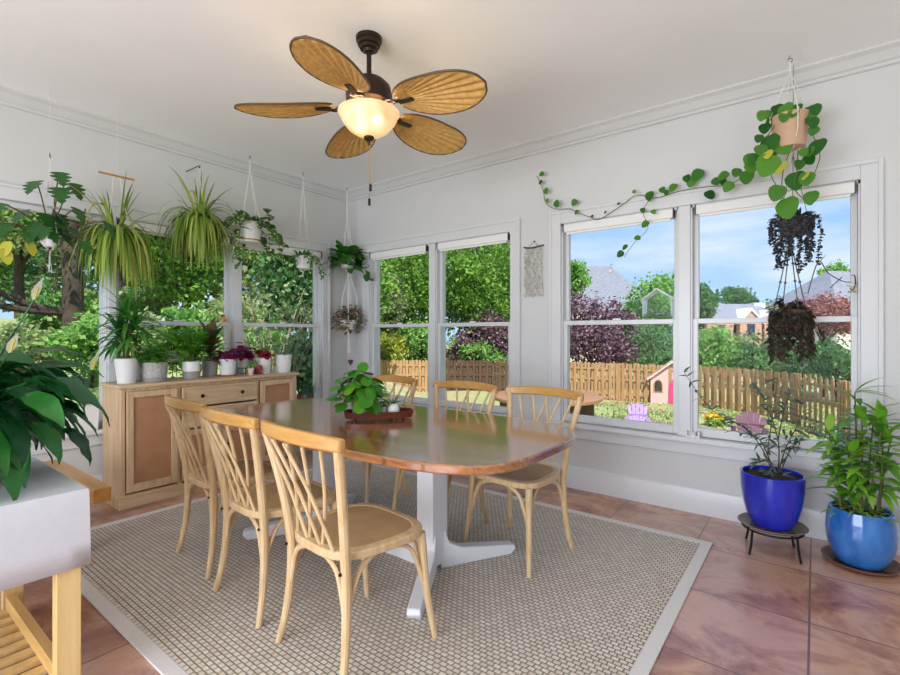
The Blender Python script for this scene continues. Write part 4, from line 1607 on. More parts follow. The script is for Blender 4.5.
t = thing('tiny_potted_plant', 'egg-shaped white pot with thin grassy leaves at the tray end', 'plant', ontray(.085, -.02), 0)
pot(t, .03, .02, .07, 'white', prof=[(.018, 0), (.034, .02), (.036, .042), (.026, .07)])
f = MB()
for i in range(16):
    f.leaf((0, 0, .06), dirv(i * 2.4, rnd(.4, 1.3)), rnd(.08, .15), .009, 1.2, 'strap', 5, .2)
f.build('foliage', 'L_drac', t)
t = thing('tiny_potted_plant', 'tiny grey pot with a striped leaf between the two others on the tray', 'plant', ontray(.018, -.025), 0)
pot(t, .028, .022, .055, 'stone')
bushy(t, .05, 9, .06, .028, .03, .05, 'L_drac', 'lance', .5)

# ------------------------------------------------------------------ blue pots on the floor
t = thing('plant_stand', 'low black iron stand with a round dish under the dark blue pot', 'plant stand', (-.20, 3.37, 0))
MB().lathe([(0, .142), (.12, .142), (.16, .152), (.175, .162), (.17, .166), (.12, .152), (0, .15)], 36).build('dish', plain('brown_glass_dish', rgb(124, 106, 98), .2, .08), t)
p = MB()
p.tube([(math.cos(i * .2618) * .15, math.sin(i * .2618) * .15, .136) for i in range(25)], .006, 8)
p.build('ring', 'iron', t)
for k in range(4):
    a = k * PI / 2 + .95
    MB().tube(spline([(math.cos(a) * .15, math.sin(a) * .15, .136), (math.cos(a) * .158, math.sin(a) * .158, .06), (math.cos(a) * .172, math.sin(a) * .172, .002)], 4), .0065, 8).build('leg', 'iron', t)
t = thing('potted_citrus', 'sparse woody twig plant in a dark cobalt blue pot on the stand', 'plant', (-.20, 3.37, .152))
pot(t, .163, .103, .305, 'cobalt', th=.014, prof=[(.095, 0), (.103, .005), (.130, .06), (.149, .14), (.159, .22), (.163, .305)])
f, s_ = MB(), MB()
base = Vector((-.20, 3.37, .152))


def q3(x, y, D):
    return onD(x, y, D) - base


br = [[(776, 478, 2.84), (768, 455, 2.84), (772, 420, 2.80), (778, 378, 2.78)], [(777, 478, 2.84), (785, 450, 2.84), (797, 425, 2.86), (803, 402, 2.88)],
      [(774, 478, 2.84), (764, 452, 2.80), (745, 428, 2.74), (712, 410, 2.70), (684, 372, 2.68)], [(776, 478, 2.84), (760, 440, 2.86), (738, 432, 2.88), (722, 420, 2.88)],
      [(778, 478, 2.84), (778, 440, 2.9), (764, 400, 2.92), (752, 384, 2.92)], [(778, 478, 2.84), (792, 448, 2.8), (812, 432, 2.78)], [(776, 478, 2.84), (770, 462, 2.76), (756, 462, 2.7)],
      [(778, 440, 2.88), (784, 410, 2.86), (790, 392, 2.84)]]
for b_ in br:
    pts = spline([q3(*p) for p in b_], 6)
    s_.tube(pts, [.0042 - .003 * i / len(pts) for i in range(len(pts))], 6)
    for i in range(len(pts) // 3, len(pts)):
        for k in range(3):
            if R.random() < .75:
                a = rnd(0, 6.28)
                f.leaf(pts[i], dirv(a, rnd(-.4, .8)), rnd(.05, .08), rnd(.013, .019), .4, 'lance', 4, .15, rnd(-.6, .6))
for i in range(34):
    a = rnd(0, 6.28)
    p = q3(rnd(758, 800), rnd(425, 455), rnd(2.74, 2.92))
    f.leaf(p, dirv(a, rnd(-.5, .5)), rnd(.05, .07), .016, .4, 'lance', 4, .15)
for i in range(20):
    f.leaf((rnd(-.06, .06), rnd(-.06, .06), .29), dirv(i * 2.4, rnd(.1, .8)), rnd(.06, .09), .022, .6, 'lance', 4, .15)
s_.build('stems', 'bark_thin', t)
f.build('foliage', 'L_olive', t)

t = thing('plant_saucer', 'clear brown round saucer on the tiles under the bright blue pot', 'saucer', (.20, 3.47, 0))
MB().lathe([(0, .002), (.14, .002), (.168, .018), (.174, .03), (.168, .03), (.138, .01), (0, .01)], 40).build('dish', plain('brown_saucer', rgb(120, 84, 70), .2, .1), t)
t = thing('potted_lucky_bamboo', 'leafy bamboo-like plant in a barrel-shaped bright blue pot', 'plant', (.20, 3.47, .010))
pot(t, .138, .108, .297, 'azure', th=.014, prof=[(.095, 0), (.108, .006), (.136, .06), (.153, .13), (.156, .18), (.150, .25), (.138, .297)])
f, s_ = MB(), MB()
for k in range(10):
    a = k * 2.4
    r0 = rnd(.02, .09)
    Lh = rnd(.34, .70)
    tip = Vector((math.cos(a) * (r0 + .07 * rnd(.3, 1.4)), math.sin(a) * (r0 + .06 * rnd(.1, 1)), .27 + Lh))
    tip.y = min(tip.y, .16)
    pts = spline([(math.cos(a) * r0, math.sin(a) * r0, .27), (math.cos(a) * (r0 + .02), math.sin(a) * (r0 + .02), .27 + Lh * .5), tip], 6)
    s_.tube(pts, [.007 - .004 * i / len(pts) for i in range(len(pts))], 7)
    for i in range(4, len(pts)):
        for j in range(2 if i < len(pts) - 1 else 4):
            aa = rnd(0, 6.28)
            if math.sin(aa) > .3 and pts[i].y > .02:
                aa = -aa
            f.leaf(pts[i], dirv(aa, rnd(.1, 1.1) if i > len(pts) - 3 else rnd(-.1, .8)), rnd(.14, .23), rnd(.034, .048), rnd(.3, 1.0), 'lance', 5, .18)
for i in range(40):
    a = i * 2.4
    r0 = rnd(.02, .12)
    f.leaf((math.cos(a) * r0, math.sin(a) * r0, .28), dirv(a, rnd(.3, 1.2)), rnd(.08, .13), .022, 1.4, 'lance', 5, .15)
s_.build('stems', 'stem', t)
f.build('foliage', 'L_bamboo', t)

# ------------------------------------------------------------------ white-covered table in front, bench behind it
x0, x1, y0, y1, zt = -2.88, -2.025, -.38, .56, .728
t = thing('potting_table', 'white cloth-covered pine table with a slatted shelf at left front', 'table', ((x0 + x1) / 2, (y0 + y1) / 2, 0))
cx, cy = (x0 + x1) / 2, (y0 + y1) / 2
hx, hy = (x1 - x0) / 2, (y1 - y0) / 2
for sx in (-1, 1):
    for sy in (-1, 1):
        MB().bb((sx * (hx - .008), sy * (hy - .015), 0), (sx * (hx - .055), sy * (hy - .085), zt - .03)).build('leg', 'pine', t, bevel=.003)
MB().bb((-hx + .01, -hy + .01, zt - .04), (hx - .01, hy - .01, zt - .012)).build('table_top', 'pine_x', t)
for sy in (-1, 1):
    MB().bb((-hx + .075, sy * (hy - .045), .07), (hx - .055, sy * (hy - .08), .125)).build('shelf_rail', 'pine_x', t, bevel=.003)
nsl = 9
for k in range(nsl):
    x = -hx + .10 + (2 * hx - .20) * k / (nsl - 1)
    MB().bb((x - .024, -hy + .05, .052), (x + .024, hy - .05, .07)).build('shelf_slat', 'pine', t, bevel=.003)
cl = MB()
pts = []
for (ax, ay), (bx, by) in (((hx, -hy), (hx, hy)), ((hx, hy), (-hx, hy)), ((-hx, hy), (-hx, -hy)), ((-hx, -hy), (hx, -hy))):
    for k in range(16):
        u = k / 16
        pts.append((ax + (bx - ax) * u, ay + (by - ay) * u))
n = len(pts)
lev = [(1.0, zt, 0), (1.006, zt - .006, 0), (1.008, zt - .09, .002), (1.010, zt - .18, .004), (1.012, zt - .262, .006)]
vs = []
for sc_, z, wv in lev:
    for i, (x, y) in enumerate(pts):
        w_ = 1 + wv * math.sin(i * .9) * .6
        vs.append((x * sc_ * w_, y * sc_ * w_, z))
fs = [tuple(range(n))]
for j in range(4):
    for i in range(n):
        fs.append((j * n + i, (j + 1) * n + i, (j + 1) * n + (i + 1) % n, j * n + (i + 1) % n))
cl.add(vs, fs)
c_ = thing('tablecloth', 'plain white cloth hanging over the sides of the pine table', 'tablecloth', (cx, cy, 0))
cl.build('cloth', 'cloth', c_, smooth=40, solid=.004)

LZ = zt + .003
t = thing('potted_peace_lily', 'big dark glossy peace lily with white spathes on the cloth-covered table', 'plant', (-2.40, .29, LZ))
pot(t, .12, .09, .17, 'terra')
f, s_, sp = MB(), MB(), MB()
for i in range(185):
    a = i * 2.399 + rnd(-.2, .2)
    el = rnd(-.25, 1.35)
    Ls = rnd(.10, .30)
    q = dirv(a, el) * Ls + Vector((0, 0, .23))
    s_.tube(spline([(math.cos(a) * .02, math.sin(a) * .02, .15), q * .6 + Vector((0, 0, .09)), q], 4), .0035, 6)
    f.leaf(q, dirv(a, el - .4), rnd(.16, .27), rnd(.055, .09), rnd(.9, 2.2), 'lance', 8, .28, rnd(-.7, .7), .004)
for px_, py_, D, L in ((34, 292, 1.72, .085), (92, 362, 1.80, .075), (10, 345, 1.55, .07)):
    q = onD(px_, py_ + 8, D) - Vector((-2.40, .29, LZ))
    s_.tube(spline([(0, 0, .16), q * .45 + Vector((0, 0, .12)), q], 6), .003, 6)
    sp = MB()
    sp.leaf(q, (.3, .25, .85), L, .038, -.3, 'lance', 6, .3)
    spo = sp.build('spathe', 'spathe', t)
    MB().tube([q + Vector((.004, 0, .002)), q + Vector((.018, .008, .045))], .004, 6).build('spadix', 'L_yel', spo)
s_.build('stems', 'L_peace', t)
f.build('foliage', 'L_peace', t)

t = thing('wooden_bench', 'low bench with a thick honey-coloured beam arm beside the sideboard', 'bench', (-3.48, .62, 0))
MB().bb((-.46, .235, .375), (.47, .32, .45)).build('arm_beam', 'honey', t, bevel=.004)
for x in (-.40, .12):
    MB().bb((x - .035, .24, 0), (x + .035, .315, .375)).build('leg', 'honey', t, bevel=.003)
    MB().bb((x - .035, -.30, 0), (x + .035, -.23, .375)).build('leg', 'honey', t, bevel=.003)
MB().bb((-.46, -.31, .375), (.47, -.225, .45)).build('arm_beam', 'honey', t, bevel=.004)
for k in range(6):
    x = -.40 + .156 * k
    MB().bb((x - .05, -.24, .26), (x + .05, .25, .28)).build('seat_slat', 'honey', t, bevel=.002)

# ------------------------------------------------------------------ small things on walls, panes and sills
q = onY(533.5, 247, YB - .025)
t = thing('shell_wall_hanging', 'capiz shell strands on a driftwood rod between the two back windows', 'wall hanging', q)
d = MB()
d.tube(spline([(-.095, 0, .006), (-.03, 0, -.006), (.04, 0, .0), (.095, 0, .006)], 5), .007, 8)
d.build('rod', 'bark_thin', t)
h = MB()
h.tube([(-.05, 0, 0), (0, .012, .05), (.05, 0, 0)], .0015, 5)
h.lathe([(0, 0), (.006, .0), (.006, .012), (0, .012)], 8, (0, .015, .045))
h.build('hook', 'iron', t)
f = MB()
for i in range(9):
    x = -.08 + .02 * i
    f.tube([(x, 0, -.003), (x, 0, -.44 + .02 * (i % 3))], .0012, 4)
    for k in range(14):
        z = -.03 - .03 * k + .008 * (i % 2)
        f.leaf((x - .002, rnd(-.006, .006), z + .013), (rnd(-.2, .2), rnd(-.35, .05), -1), .027, .023, 0, 'round', 5, .05, rnd(-.5, .5))
f.build('strands', 'shell', t)

q = onY(659, 317, YB + .172)
t = thing('window_bird_feeder', 'clear house-shaped bird feeder stuck on the outside of the window', 'bird feeder', (q.x, YB + .172, q.z))
hw, hh = .105, .135
fr = MB()
pent = [(-hw, 0), (hw, 0), (hw, hh), (0, hh + .075), (-hw, hh)]
MB().prism(pent, -.069, -.066, 'y').build('back_panel', 'acrylic', t)
for a, b_ in (((-hw - .01, hh - .008), (0, hh + .075)), ((hw + .01, hh - .008), (0, hh + .075))):
    vs = [(a[0], -.075, a[1]), (b_[0], -.075, b_[1]), (b_[0], -.075, b_[1] + .008), (a[0], -.075, a[1] + .008)]
    vs += [(x, .05, z) for x, y, z in vs]
    fr.add(vs, [(0, 1, 2, 3), (7, 6, 5, 4), (0, 4, 5, 1), (1, 5, 6, 2), (2, 6, 7, 3), (3, 7, 4, 0)])
fr.bb((-hw, -.066, .0), (-hw + .006, .04, hh))
fr.bb((hw - .006, -.066, .0), (hw, .04, hh))
fr.build('housing', M['white'], t)
tr = MB()
tr.bb((-hw, -.066, 0), (hw, .04, .006))
tr.bb((-hw, .034, .0), (hw, .04, .03))
tr.bb((-hw, -.066, .0), (hw, -.06, .03))
tr.bb((-.003, -.06, .006), (.003, .034, .03))
tr.build('tray', 'acrylic', t)
MB().bb((-hw + .008, -.058, .006), (-.005, .032, .02)).bb((.005, -.058, .006), (hw - .008, .032, .02)).build('seed', 'seed', t)
sc2 = MB()
for x, z in ((-.07, .05), (.07, .05), (-.06, .13), (.06, .13)):
    sc2.lathe([(0, 0), (.016, 0), (.012, .006), (.004, .012), (0, .012)], 14, (x, -.078, z))
sc2.build('suction_cups', 'acrylic', t)

q = onY(610.5, 270, YB + .025)
t = thing('suncatcher', 'small crystal suncatcher hanging from a suction cup on the window pane', 'ornament', q)
MB().lathe([(0, -.006), (.014, -.004), (.01, .006), (0, .008)], 14, (0, .03, .045)).build('suction_cup', 'acrylic', t)
MB().tube([(0, .02, .045), (0, 0, .012)], .0012, 5).build('thread', 'jute', t)
MB().ball((0, 0, -.006), .017, 8, (1, .6, 1.2)).build('crystal', 'white', t, smooth=0)

q = onY(693, 436, YB - .03)
t = thing('candle_holder', 'small white candle holder on the right window sill by the mullion', 'candle holder', (q.x, YB - .028, Z0))
p = MB()
p.bb((-.045, -.022, 0), (.045, .022, .012))
p.bb((-.045, -.022, .012), (-.033, .022, .045))
p.bb((.033, -.022, .012), (.045, .022, .045))
p.build('holder', 'white', t, bevel=.003)
MB().lathe([(0, .012), (.02, .012), (.02, .038), (0, .038)], 16).build('tealight', 'white_m', t)

q = onX(224, 323, XL - .036)
t = thing('amber_bottle', 'tiny amber bottle standing on the sash rail of the left window', 'bottle', (XL - .036, q.y, 1.38))
MB().lathe([(0, 0), (.016, 0), (.018, .008), (.018, .035), (.008, .045), (.008, .058), (0, .058)], 14).build('body', 'amber', t)
MB().lathe([(0, .058), (.010, .058), (.010, .068), (0, .068)], 12).build('cap', 'bronze', t)

q = onY(350.5, 362, YB - .008)
t = thing('heart_ornament', 'small plum-coloured heart ornament on the wall in the corner', 'ornament', q)
pts = []
for i in range(28):
    w_ = 2 * PI * i / 28
    pts.append((.0024 * 16 * math.sin(w_) ** 3, .0024 * (13 * math.cos(w_) - 5 * math.cos(2 * w_) - 2 * math.cos(3 * w_) - math.cos(4 * w_))))
MB().prism(pts, -.006, .006, 'y').build('heart', 'heart', t, bevel=.002)
MB().tube([(0, 0, .02), (0, .004, .06)], .0012, 5).build('thread', 'cord', t)


# ------------------------------------------------------------------ outdoors
rng = np.random.default_rng(5)


def sstep(a, b, x):
    t = np.clip((x - a) / (b - a), 0, 1)
    return t * t * (3 - 2 * t)


def ground_z(x, y):
    """back yard lies 1.5 m below the floor; the wood on the left climbs a bank"""
    near = 1 - sstep(8, 14, y)
    left = sstep(-4.5, -16, x)
    return -1.5 + near * (1 - sstep(-4, -6.5, -np.abs(x)) * 0) * (sstep(-3, -6, x) * .85 + left * 2.3) + .12 * np.sin(x * .6) * np.cos(y * .5) * (left + .15)


xs = np.concatenate([np.linspace(-70, -24, 14), np.linspace(-22, 8, 44), np.linspace(10, 50, 12)])
ys = np.concatenate([np.linspace(-30, -8, 8), np.linspace(-6, 24, 44), np.linspace(28, 110, 16)])
gx, gy = np.meshgrid(xs, ys)
gzv = ground_z(gx, gy)
gv = np.stack([gx, gy, gzv], -1).reshape(-1, 3)
nx, ny = len(xs), len(ys)
gf = [(j * nx + i, j * nx + i + 1, (j + 1) * nx + i + 1, (j + 1) * nx + i) for j in range(ny - 1) for i in range(nx - 1)]


def m_ground():
    m = Mat('yard_ground', .95)
    co = m.coord()
    f = m.noise(co, .55, 6, .6)
    f2 = m.noise(co, 6, 5, .7)
    a = m.ramp(f2, [(.25, rgb(112, 134, 74)), (.5, rgb(150, 164, 104)), (.75, rgb(178, 180, 130))])
    b = m.ramp(f2, [(.25, rgb(150, 118, 88)), (.75, rgb(202, 176, 140))])
    q = m.n('MixRGB')
    m.l(m.ramp(f, [(.46, (0, 0, 0, 1)), (.62, (1, 1, 1, 1))]), q.inputs[0])
    m.l(a, q.inputs[1])
    m.l(b, q.inputs[2])
    m.col(q.outputs[0])
    m.bump(f2, .5, .05)
    return m.m


gm = MB()
gm.add([tuple(v) for v in gv], gf)
struct('ground', gm, m_ground(), smooth=180)


def leaf_mesh(name, cent, size, mat, parent, nrm_up=.35, kind=None):
    """many small bent leaves around the given points"""
    n = len(cent)
    d = rng.normal(size=(n, 3))
    d[:, 2] -= .25
    d /= np.linalg.norm(d, axis=1, keepdims=True)
    u = rng.normal(size=(n, 3)) + np.array([0, 0, nrm_up * 3])
    s = np.cross(d, u)
    s /= np.linalg.norm(s, axis=1, keepdims=True) + 1e-6
    nn = np.cross(s, d)
    L = (size * rng.uniform(.6, 1.25, n))[:, None]
    W = L * rng.uniform(.26, .4, n)[:, None]
    V = np.empty((n, 4, 3))
    V[:, 0] = cent
    V[:, 1] = cent + d * L * .45 + s * W + nn * W * .3
    V[:, 2] = cent + d * L
    V[:, 3] = cent + d * L * .45 - s * W + nn * W * .3
    me = bpy.data.meshes.new(name)
    me.vertices.add(n * 4)
    me.vertices.foreach_set('co', V.reshape(-1))
    me.loops.add(n * 4)
    me.loops.foreach_set('vertex_index', np.arange(n * 4))
    me.polygons.add(n)
    me.polygons.foreach_set('loop_start', np.arange(n) * 4)
    me.update(calc_edges=True)
    me.validate()
    me.materials.append(M[mat])
    o = bpy.data.objects.new(name, me)
    C.objects.link(o)
    if parent:
        o.parent = parent
    return o


def crown_points(blobs, n, clump=14, spread=.16):
    """leaf positions gathered in clumps over a set of ellipsoids (cx,cy,cz,rx,ry,rz)"""
    blobs = np.array(blobs)
    wgt = (blobs[:, 3] * blobs[:, 5]) ** 1.0
    k = rng.choice(len(blobs), size=max(1, n // clump), p=wgt / wgt.sum())
    d = rng.normal(size=(len(k), 3))
    d /= np.linalg.norm(d, axis=1, keepdims=True)
    r = rng.uniform(.35, 1, len(k)) ** .45
    c = blobs[k, :3] + d * r[:, None] * blobs[k, 3:]
    c = np.repeat(c, clump, 0)
    s = np.repeat(blobs[k, 3:].mean(1), clump) * spread
    return c + rng.normal(size=c.shape) * s[:, None]


def blobs_for(rx, rz, n, z):
    o = [(0, 0, z, rx * .75, rx * .75, rz * .8)]
    for i in range(n):
        a = i * 2.4
        u = rng.uniform(-.75, .8)
        q = math.sqrt(1 - u * u * .8) * rx * rng.uniform(.45, .75)
        o.append((math.cos(a) * q, math.sin(a) * q, z + u * rz * .75, rx * rng.uniform(.3, .48), rx * rng.uniform(.3, .48), rz * rng.uniform(.24, .36)))
    return o


def tree(name, label, px, yt, yb, wpx, D, mat, n=5000, leaf=.16, trunk=.12, group=None, cat='tree', base=None, branches=7, clump=14, blobs=11, bark='bark', spread=.16):
    """a tree whose crown spans the photo rows yt..yb and wpx columns around px, standing D metres in front of the camera"""
    c = onD(px, (yt + yb) / 2, D)
    gz_ = float(ground_z(np.array(c.x), np.array(c.y))) if base is None else base
    t = thing(name, label, cat, (c.x, c.y, gz_), rng.uniform(0, 6), group)
    rx, rz = wpx / 2 * D / F, (yb - yt) / 2 * D / F
    zc = c.z - gz_
    bl = blobs_for(rx, rz, blobs, zc)
    leaf_mesh('foliage', crown_points(bl, n, clump, spread), leaf, mat, t)
    if trunk:
        tr = MB()
        top = max(zc, .4)
        tr.tube(spline([(0, 0, -.1), (rng.uniform(-.1, .1), rng.uniform(-.1, .1), top * .5), (0, 0, top), (.1, 0, top + rz * .5)], 4), [trunk * (1 - .055 * i) for i in range(13)], 9)
        for i in range(branches):
            b = bl[1 + i % (len(bl) - 1)]
            z0 = max(.3, min(top * .95, b[2] * .6))
            tr.tube(spline([(0, 0, z0), (b[0] * .4, b[1] * .4, z0 + (b[2] - z0) * .6), b[:3]], 4), [trunk * (.5 - .048 * k) for k in range(9)], 6)
        tr.build('trunk', bark, t)
    return t


# ---- fences
def fence(label, pts, mat, h=1.55, zb=-1.5):
    P = [Vector((x, y, 0)) for x, y in pts]
    t = thing('wooden_fence', label, 'fence', (P[0].x, P[0].y, zb), 0, 'fence around the back yard')
    bo, ra, po = MB(), MB(), MB()
    i = 0
    for a, b in zip(P[:-1], P[1:]):
        d = (b - a)
        L = d.length
        d.normalize()
        az_ = math.atan2(d.y, d.x)
        nrm = Vector((d.y, -d.x, 0))           # towards the house side
        if nrm.y > 0:
            nrm = -nrm
        k = 0
        while k * .15 < L:
            p = a - P[0] + d * (k * .15)
            side = 1 if k % 2 else -1
            q = p + nrm * (.03 * side)
            hh = h + .02 * math.sin(k * 1.7)
            w_ = .062
            e = d * w_
            poly = [q - e, q + e, q + e + Vector((0, 0, hh - .04)), q + e * .6 + Vector((0, 0, hh)), q - e * .6 + Vector((0, 0, hh)), q - e + Vector((0, 0, hh - .04))]
            off = nrm * .009
            vs = [v - off for v in poly] + [v + off for v in poly]
            n = 6
            bo.add(vs, [tuple(range(n)), tuple(reversed(range(n, 2 * n)))] + [(j, j + n, (j + 1) % n + n, (j + 1) % n) for j in range(n)])
            k += 1
        for z in (.25, h * .55, h - .25):
            m_ = (a + b) / 2 - P[0]
            ra.box((m_.x, m_.y, z), (L, .035, .085), az_)
        k = 0
        while k * 2.4 <= L + .1:
            p = a - P[0] + d * min(k * 2.4, L)
            po.box((p.x, p.y, h * .5), (.09, .09, h * 1.0), az_)
            k += 1
    bo.build('boards', mat, t)
    ra.build('rails', mat, t)
    po.build('posts', mat, t)


fence('sunlit board fence seen through the left sash of the corner window', [(-20, 13.2), (-16.3, 15.8), (-13.9, 17.6)], 'fence')
fence('shade-toned dark board fence under the purple trees', [(-13.8, 17.7), (-11.3, 19.6), (-9.2, 19.9)], 'fence_d')
fence('honey-brown board fence behind the toy playhouse', [(-9.1, 19.9), (-6.5, 20.2), (-3.7, 20.4)], 'fence')
fence('pale board fence running to the right behind the blue pots', [(-3.6, 20.4), (-1.7, 19.5), (-.4, 18.3), (.65, 16.0), (2.2, 12.4)], 'fence')

# ---- toy house
pc = onD(672, 404, 18.9)
t = thing('toy_playhouse', 'pale pink plastic toy playhouse with a gabled roof on the lawn', 'playhouse', (pc.x, pc.y, -1.5), TH - .42)
hw, he, hp, dp = .78, 1.0, 1.56, 1.1
wl = MB()
for y in (0, dp):
    wl.prism([(-hw, 0), (hw, 0), (hw, he), (0, hp), (-hw, he)], y - .02, y + .02, 'y')
wl.bb((-hw, 0, 0), (-hw + .04, dp, he))
wl.bb((hw - .04, 0, 0), (hw, dp, he))
wl.build('walls', 'pink_wall', t)
rf = MB()
for s in (-1, 1):
    vs = [(s * (hw + .12), -.12, he - .09), (0, -.12, hp + .06), (0, -.12, hp + .12), (s * (hw + .14), -.12, he - .03)]
    vs += [(x, dp + .12, z) for x, y, z in vs]
    rf.add(vs, [(0, 1, 2, 3), (7, 6, 5, 4), (0, 4, 5, 1), (1, 5, 6, 2), (2, 6, 7, 3), (3, 7, 4, 0)])
rf.build('roof', plain('playhouse_roof', rgb(222, 204, 196), .5, .04), t)


def arch(x, z0, w_, h_, k=9):
    return [(x - w_ / 2, z0), (x + w_ / 2, z0), (x + w_ / 2, z0 + h_ * .6)] + [(x + math.cos(PI * i / k) * w_ / 2, z0 + h_ * .6 + math.sin(PI * i / k) * h_ * .4) for i in range(1, k)] + [(x - w_ / 2, z0 + h_ * .6)]


MB().prism(arch(-.50, .44, .36, .52), -.035, -.02, 'y').build('window', 'tan', t)
MB().prism(arch(-.50, .48, .27, .44), -.045, -.02, 'y').build('window_opening', 'bark', t)
MB().prism(arch(.14, .03, .52, .98), -.05, -.02, 'y').build('door', 'pink', t)


def adirondack(label, px, ytop, D, mat, rz, wd=.52, round_top=False):
    c = onD(px, ytop, D)
    t = thing('garden_chair', label, 'chair', (c.x, c.y, -1.5), TH + rz, 'plastic garden chairs on the lawn')
    H_ = c.z + 1.5
    b = MB()
    n = 5
    for k in range(n):
        u = (k - (n - 1) / 2)
        x = u * wd / n
        top = H_ - (.018 * u * u if not round_top else .03 * u * u)
        x2 = x * (1.12 if round_top else 1.15)
        w_ = wd / n * (.52 if round_top else .44)
        vs = [(x * .8 - w_ * .8, .05, .28), (x * .8 + w_ * .8, .05, .28), (x2 + w_, .34, top - .02), (x2 + w_ * .5, .35, top), (x2 - w_ * .5, .35, top), (x2 - w_, .34, top - .02)]
        vs2 = [(x_, y_ + .025, z_) for x_, y_, z_ in vs]
        b.add(vs + vs2, [(5, 4, 3, 2, 1, 0), (6, 7, 8, 9, 10, 11)] + [(j, (j + 1) % 6, (j + 1) % 6 + 6, j + 6) for j in range(6)])
    b.box((0, .20, .55), (wd * .95, .02, .06))
    b.build('backrest', mat, t)
    s_ = MB()
    for k in range(5):
        s_.box((0, -.38 + .095 * k, .36 - .022 * k), (wd, .085, .02))
    s_.build('seat', mat, t)
    for s in (-1, 1):
        MB().box((s * (wd / 2 + .03), -.14, .50), (.09, .58, .022)).build('armrest', mat, t)
        MB().box((s * (wd / 2 + .02), -.40, .245), (.03, .07, .49)).build('leg', mat, t)
        MB().box((s * (wd / 2 + .02), .12, .245), (.03, .09, .49)).build('leg', mat, t)


adirondack('lilac slatted garden chair on the lawn near the toy playhouse', 637.5, 405, 12.9, 'lilac', -.38, .47)
adirondack('mauve round-backed garden chair on the lawn right of the lilac one', 750, 413, 11.5, 'mauve', -.6, .60, True)

pc = onD(546, 395, 15.0)
t = thing('round_platform', 'big round brown wooden platform on the lawn by the fence', 'platform', (pc.x, pc.y, -1.5), 0)
hz = pc.z + 1.5
MB().lathe([(0, hz - .12), (1.66, hz - .12), (1.70, hz - .10), (1.70, hz - .02), (1.66, hz), (0, hz)], 40).build('deck', 'deckwood', t, smooth=30)
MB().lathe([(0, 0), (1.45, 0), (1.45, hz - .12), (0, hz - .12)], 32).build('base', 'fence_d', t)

t = thing('flower_clump', 'bright yellow flower clump on the lawn beyond the right sill', 'flowers', (0, 0, -1.5))
pc = onD(715, 422, 14.4)
t.location = (pc.x, pc.y, -1.5)
leaf_mesh('petals', crown_points([(0, 0, .24, .26, .26, .14)], 500, 6, .1), .09, 'yellow', t)
leaf_mesh('foliage', crown_points([(0, 0, .12, .30, .3, .14)], 300, 6, .1), .12, 'T_green', t)

# ---- neighbouring houses


def hip_house(label, px, y_peak, y_eave, wpx, D, ridge=.15, walls='siding', dormers=(), chimney=None, rz=0):
    c = onD(px, y_eave, D)
    t = thing('house', label, 'house', (c.x, c.y, -1.5), TH + rz)
    hw = wpx / 2 * D / F
    dp = hw * .8
    ze = c.z + 1.5
    zp = EYE + (HORIZON - y_peak) / F * D + 1.5
    MB().bb((-hw * .93, -dp * .93, -1), (hw * .93, dp * .93, ze)).build('walls', walls, t)
    r = MB()
    rg = hw * ridge
    r.add([(-hw, -dp, ze), (hw, -dp, ze), (hw, dp, ze), (-hw, dp, ze), (-rg, 0, zp), (rg, 0, zp)], [(0, 1, 5, 4), (1, 2, 5), (2, 3, 4, 5), (3, 0, 4), (3, 2, 1, 0)])
    r.build('roof', 'roof', t, smooth=0)
    for dx, w_ in dormers:
        g_ = MB()
        x = (dx - px) * D / F
        w2 = w_ * D / F / 2
        hg = w2 * .95
        g_.prism([(x - w2, ze - 3.2), (x + w2, ze - 3.2), (x + w2, ze - .35), (x, ze - .35 + hg), (x - w2, ze - .35)], -dp * 1.12, -dp * .5, 'y')
        go = g_.build('gable', walls, t, smooth=0)
        k_ = MB()
        for s in (-1, 1):
            a0, a1 = (x + s * (w2 + .25), ze - .6), (x, ze - .35 + hg + .12)
            vs = [(a0[0], -dp * 1.16, a0[1]), (a1[0], -dp * 1.16, a1[1]), (a1[0], -dp * 1.16, a1[1] + .35), (a0[0], -dp * 1.16, a0[1] + .35)]
            vs += [(xx, -dp * .4, zz) for xx, yy, zz in vs]
            k_.add(vs, [(0, 1, 2, 3), (7, 6, 5, 4), (0, 4, 5, 1), (1, 5, 6, 2), (2, 6, 7, 3), (3, 7, 4, 0)])
        k_.build('gable_trim', 'white', go, smooth=0)
        MB().bb((x - w2 * .35, -dp * 1.14, ze - 2.0), (x + w2 * .35, -dp * 1.11, ze - .6)).build('window', 'darkglass', go, smooth=0)
    if chimney:
        x = (chimney[0] - px) * D / F
        z1 = EYE + (HORIZON - chimney[1]) / F * D + 1.5
        MB().bb((x - .7, -.6, ze), (x + .7, .6, z1)).build('chimney', 'white', t, smooth=0)
    for x in (-.6, -.2, .2, .6):
        MB().bb((x * hw - .5, -dp * .93 - .05, ze - 2.2), (x * hw + .5, -dp * .93 + .02, ze - .7)).build('window', 'darkglass', t, smooth=0)
    return t


hip_house('neighbouring house with a tall grey hipped roof above the purple tree', 598, 266, 313, 100, 45, .25, 'siding')
hip_house('far house with a long grey roof and two white gables', 728, 304, 320, 78, 62, .72, 'brick', ((729, 20), (750, 17)), (757, 303))
hip_house('neighbouring house with grey gabled roof at far right beyond the red maple', 838, 271, 304, 96, 40, .25, 'siding', rz=.2)

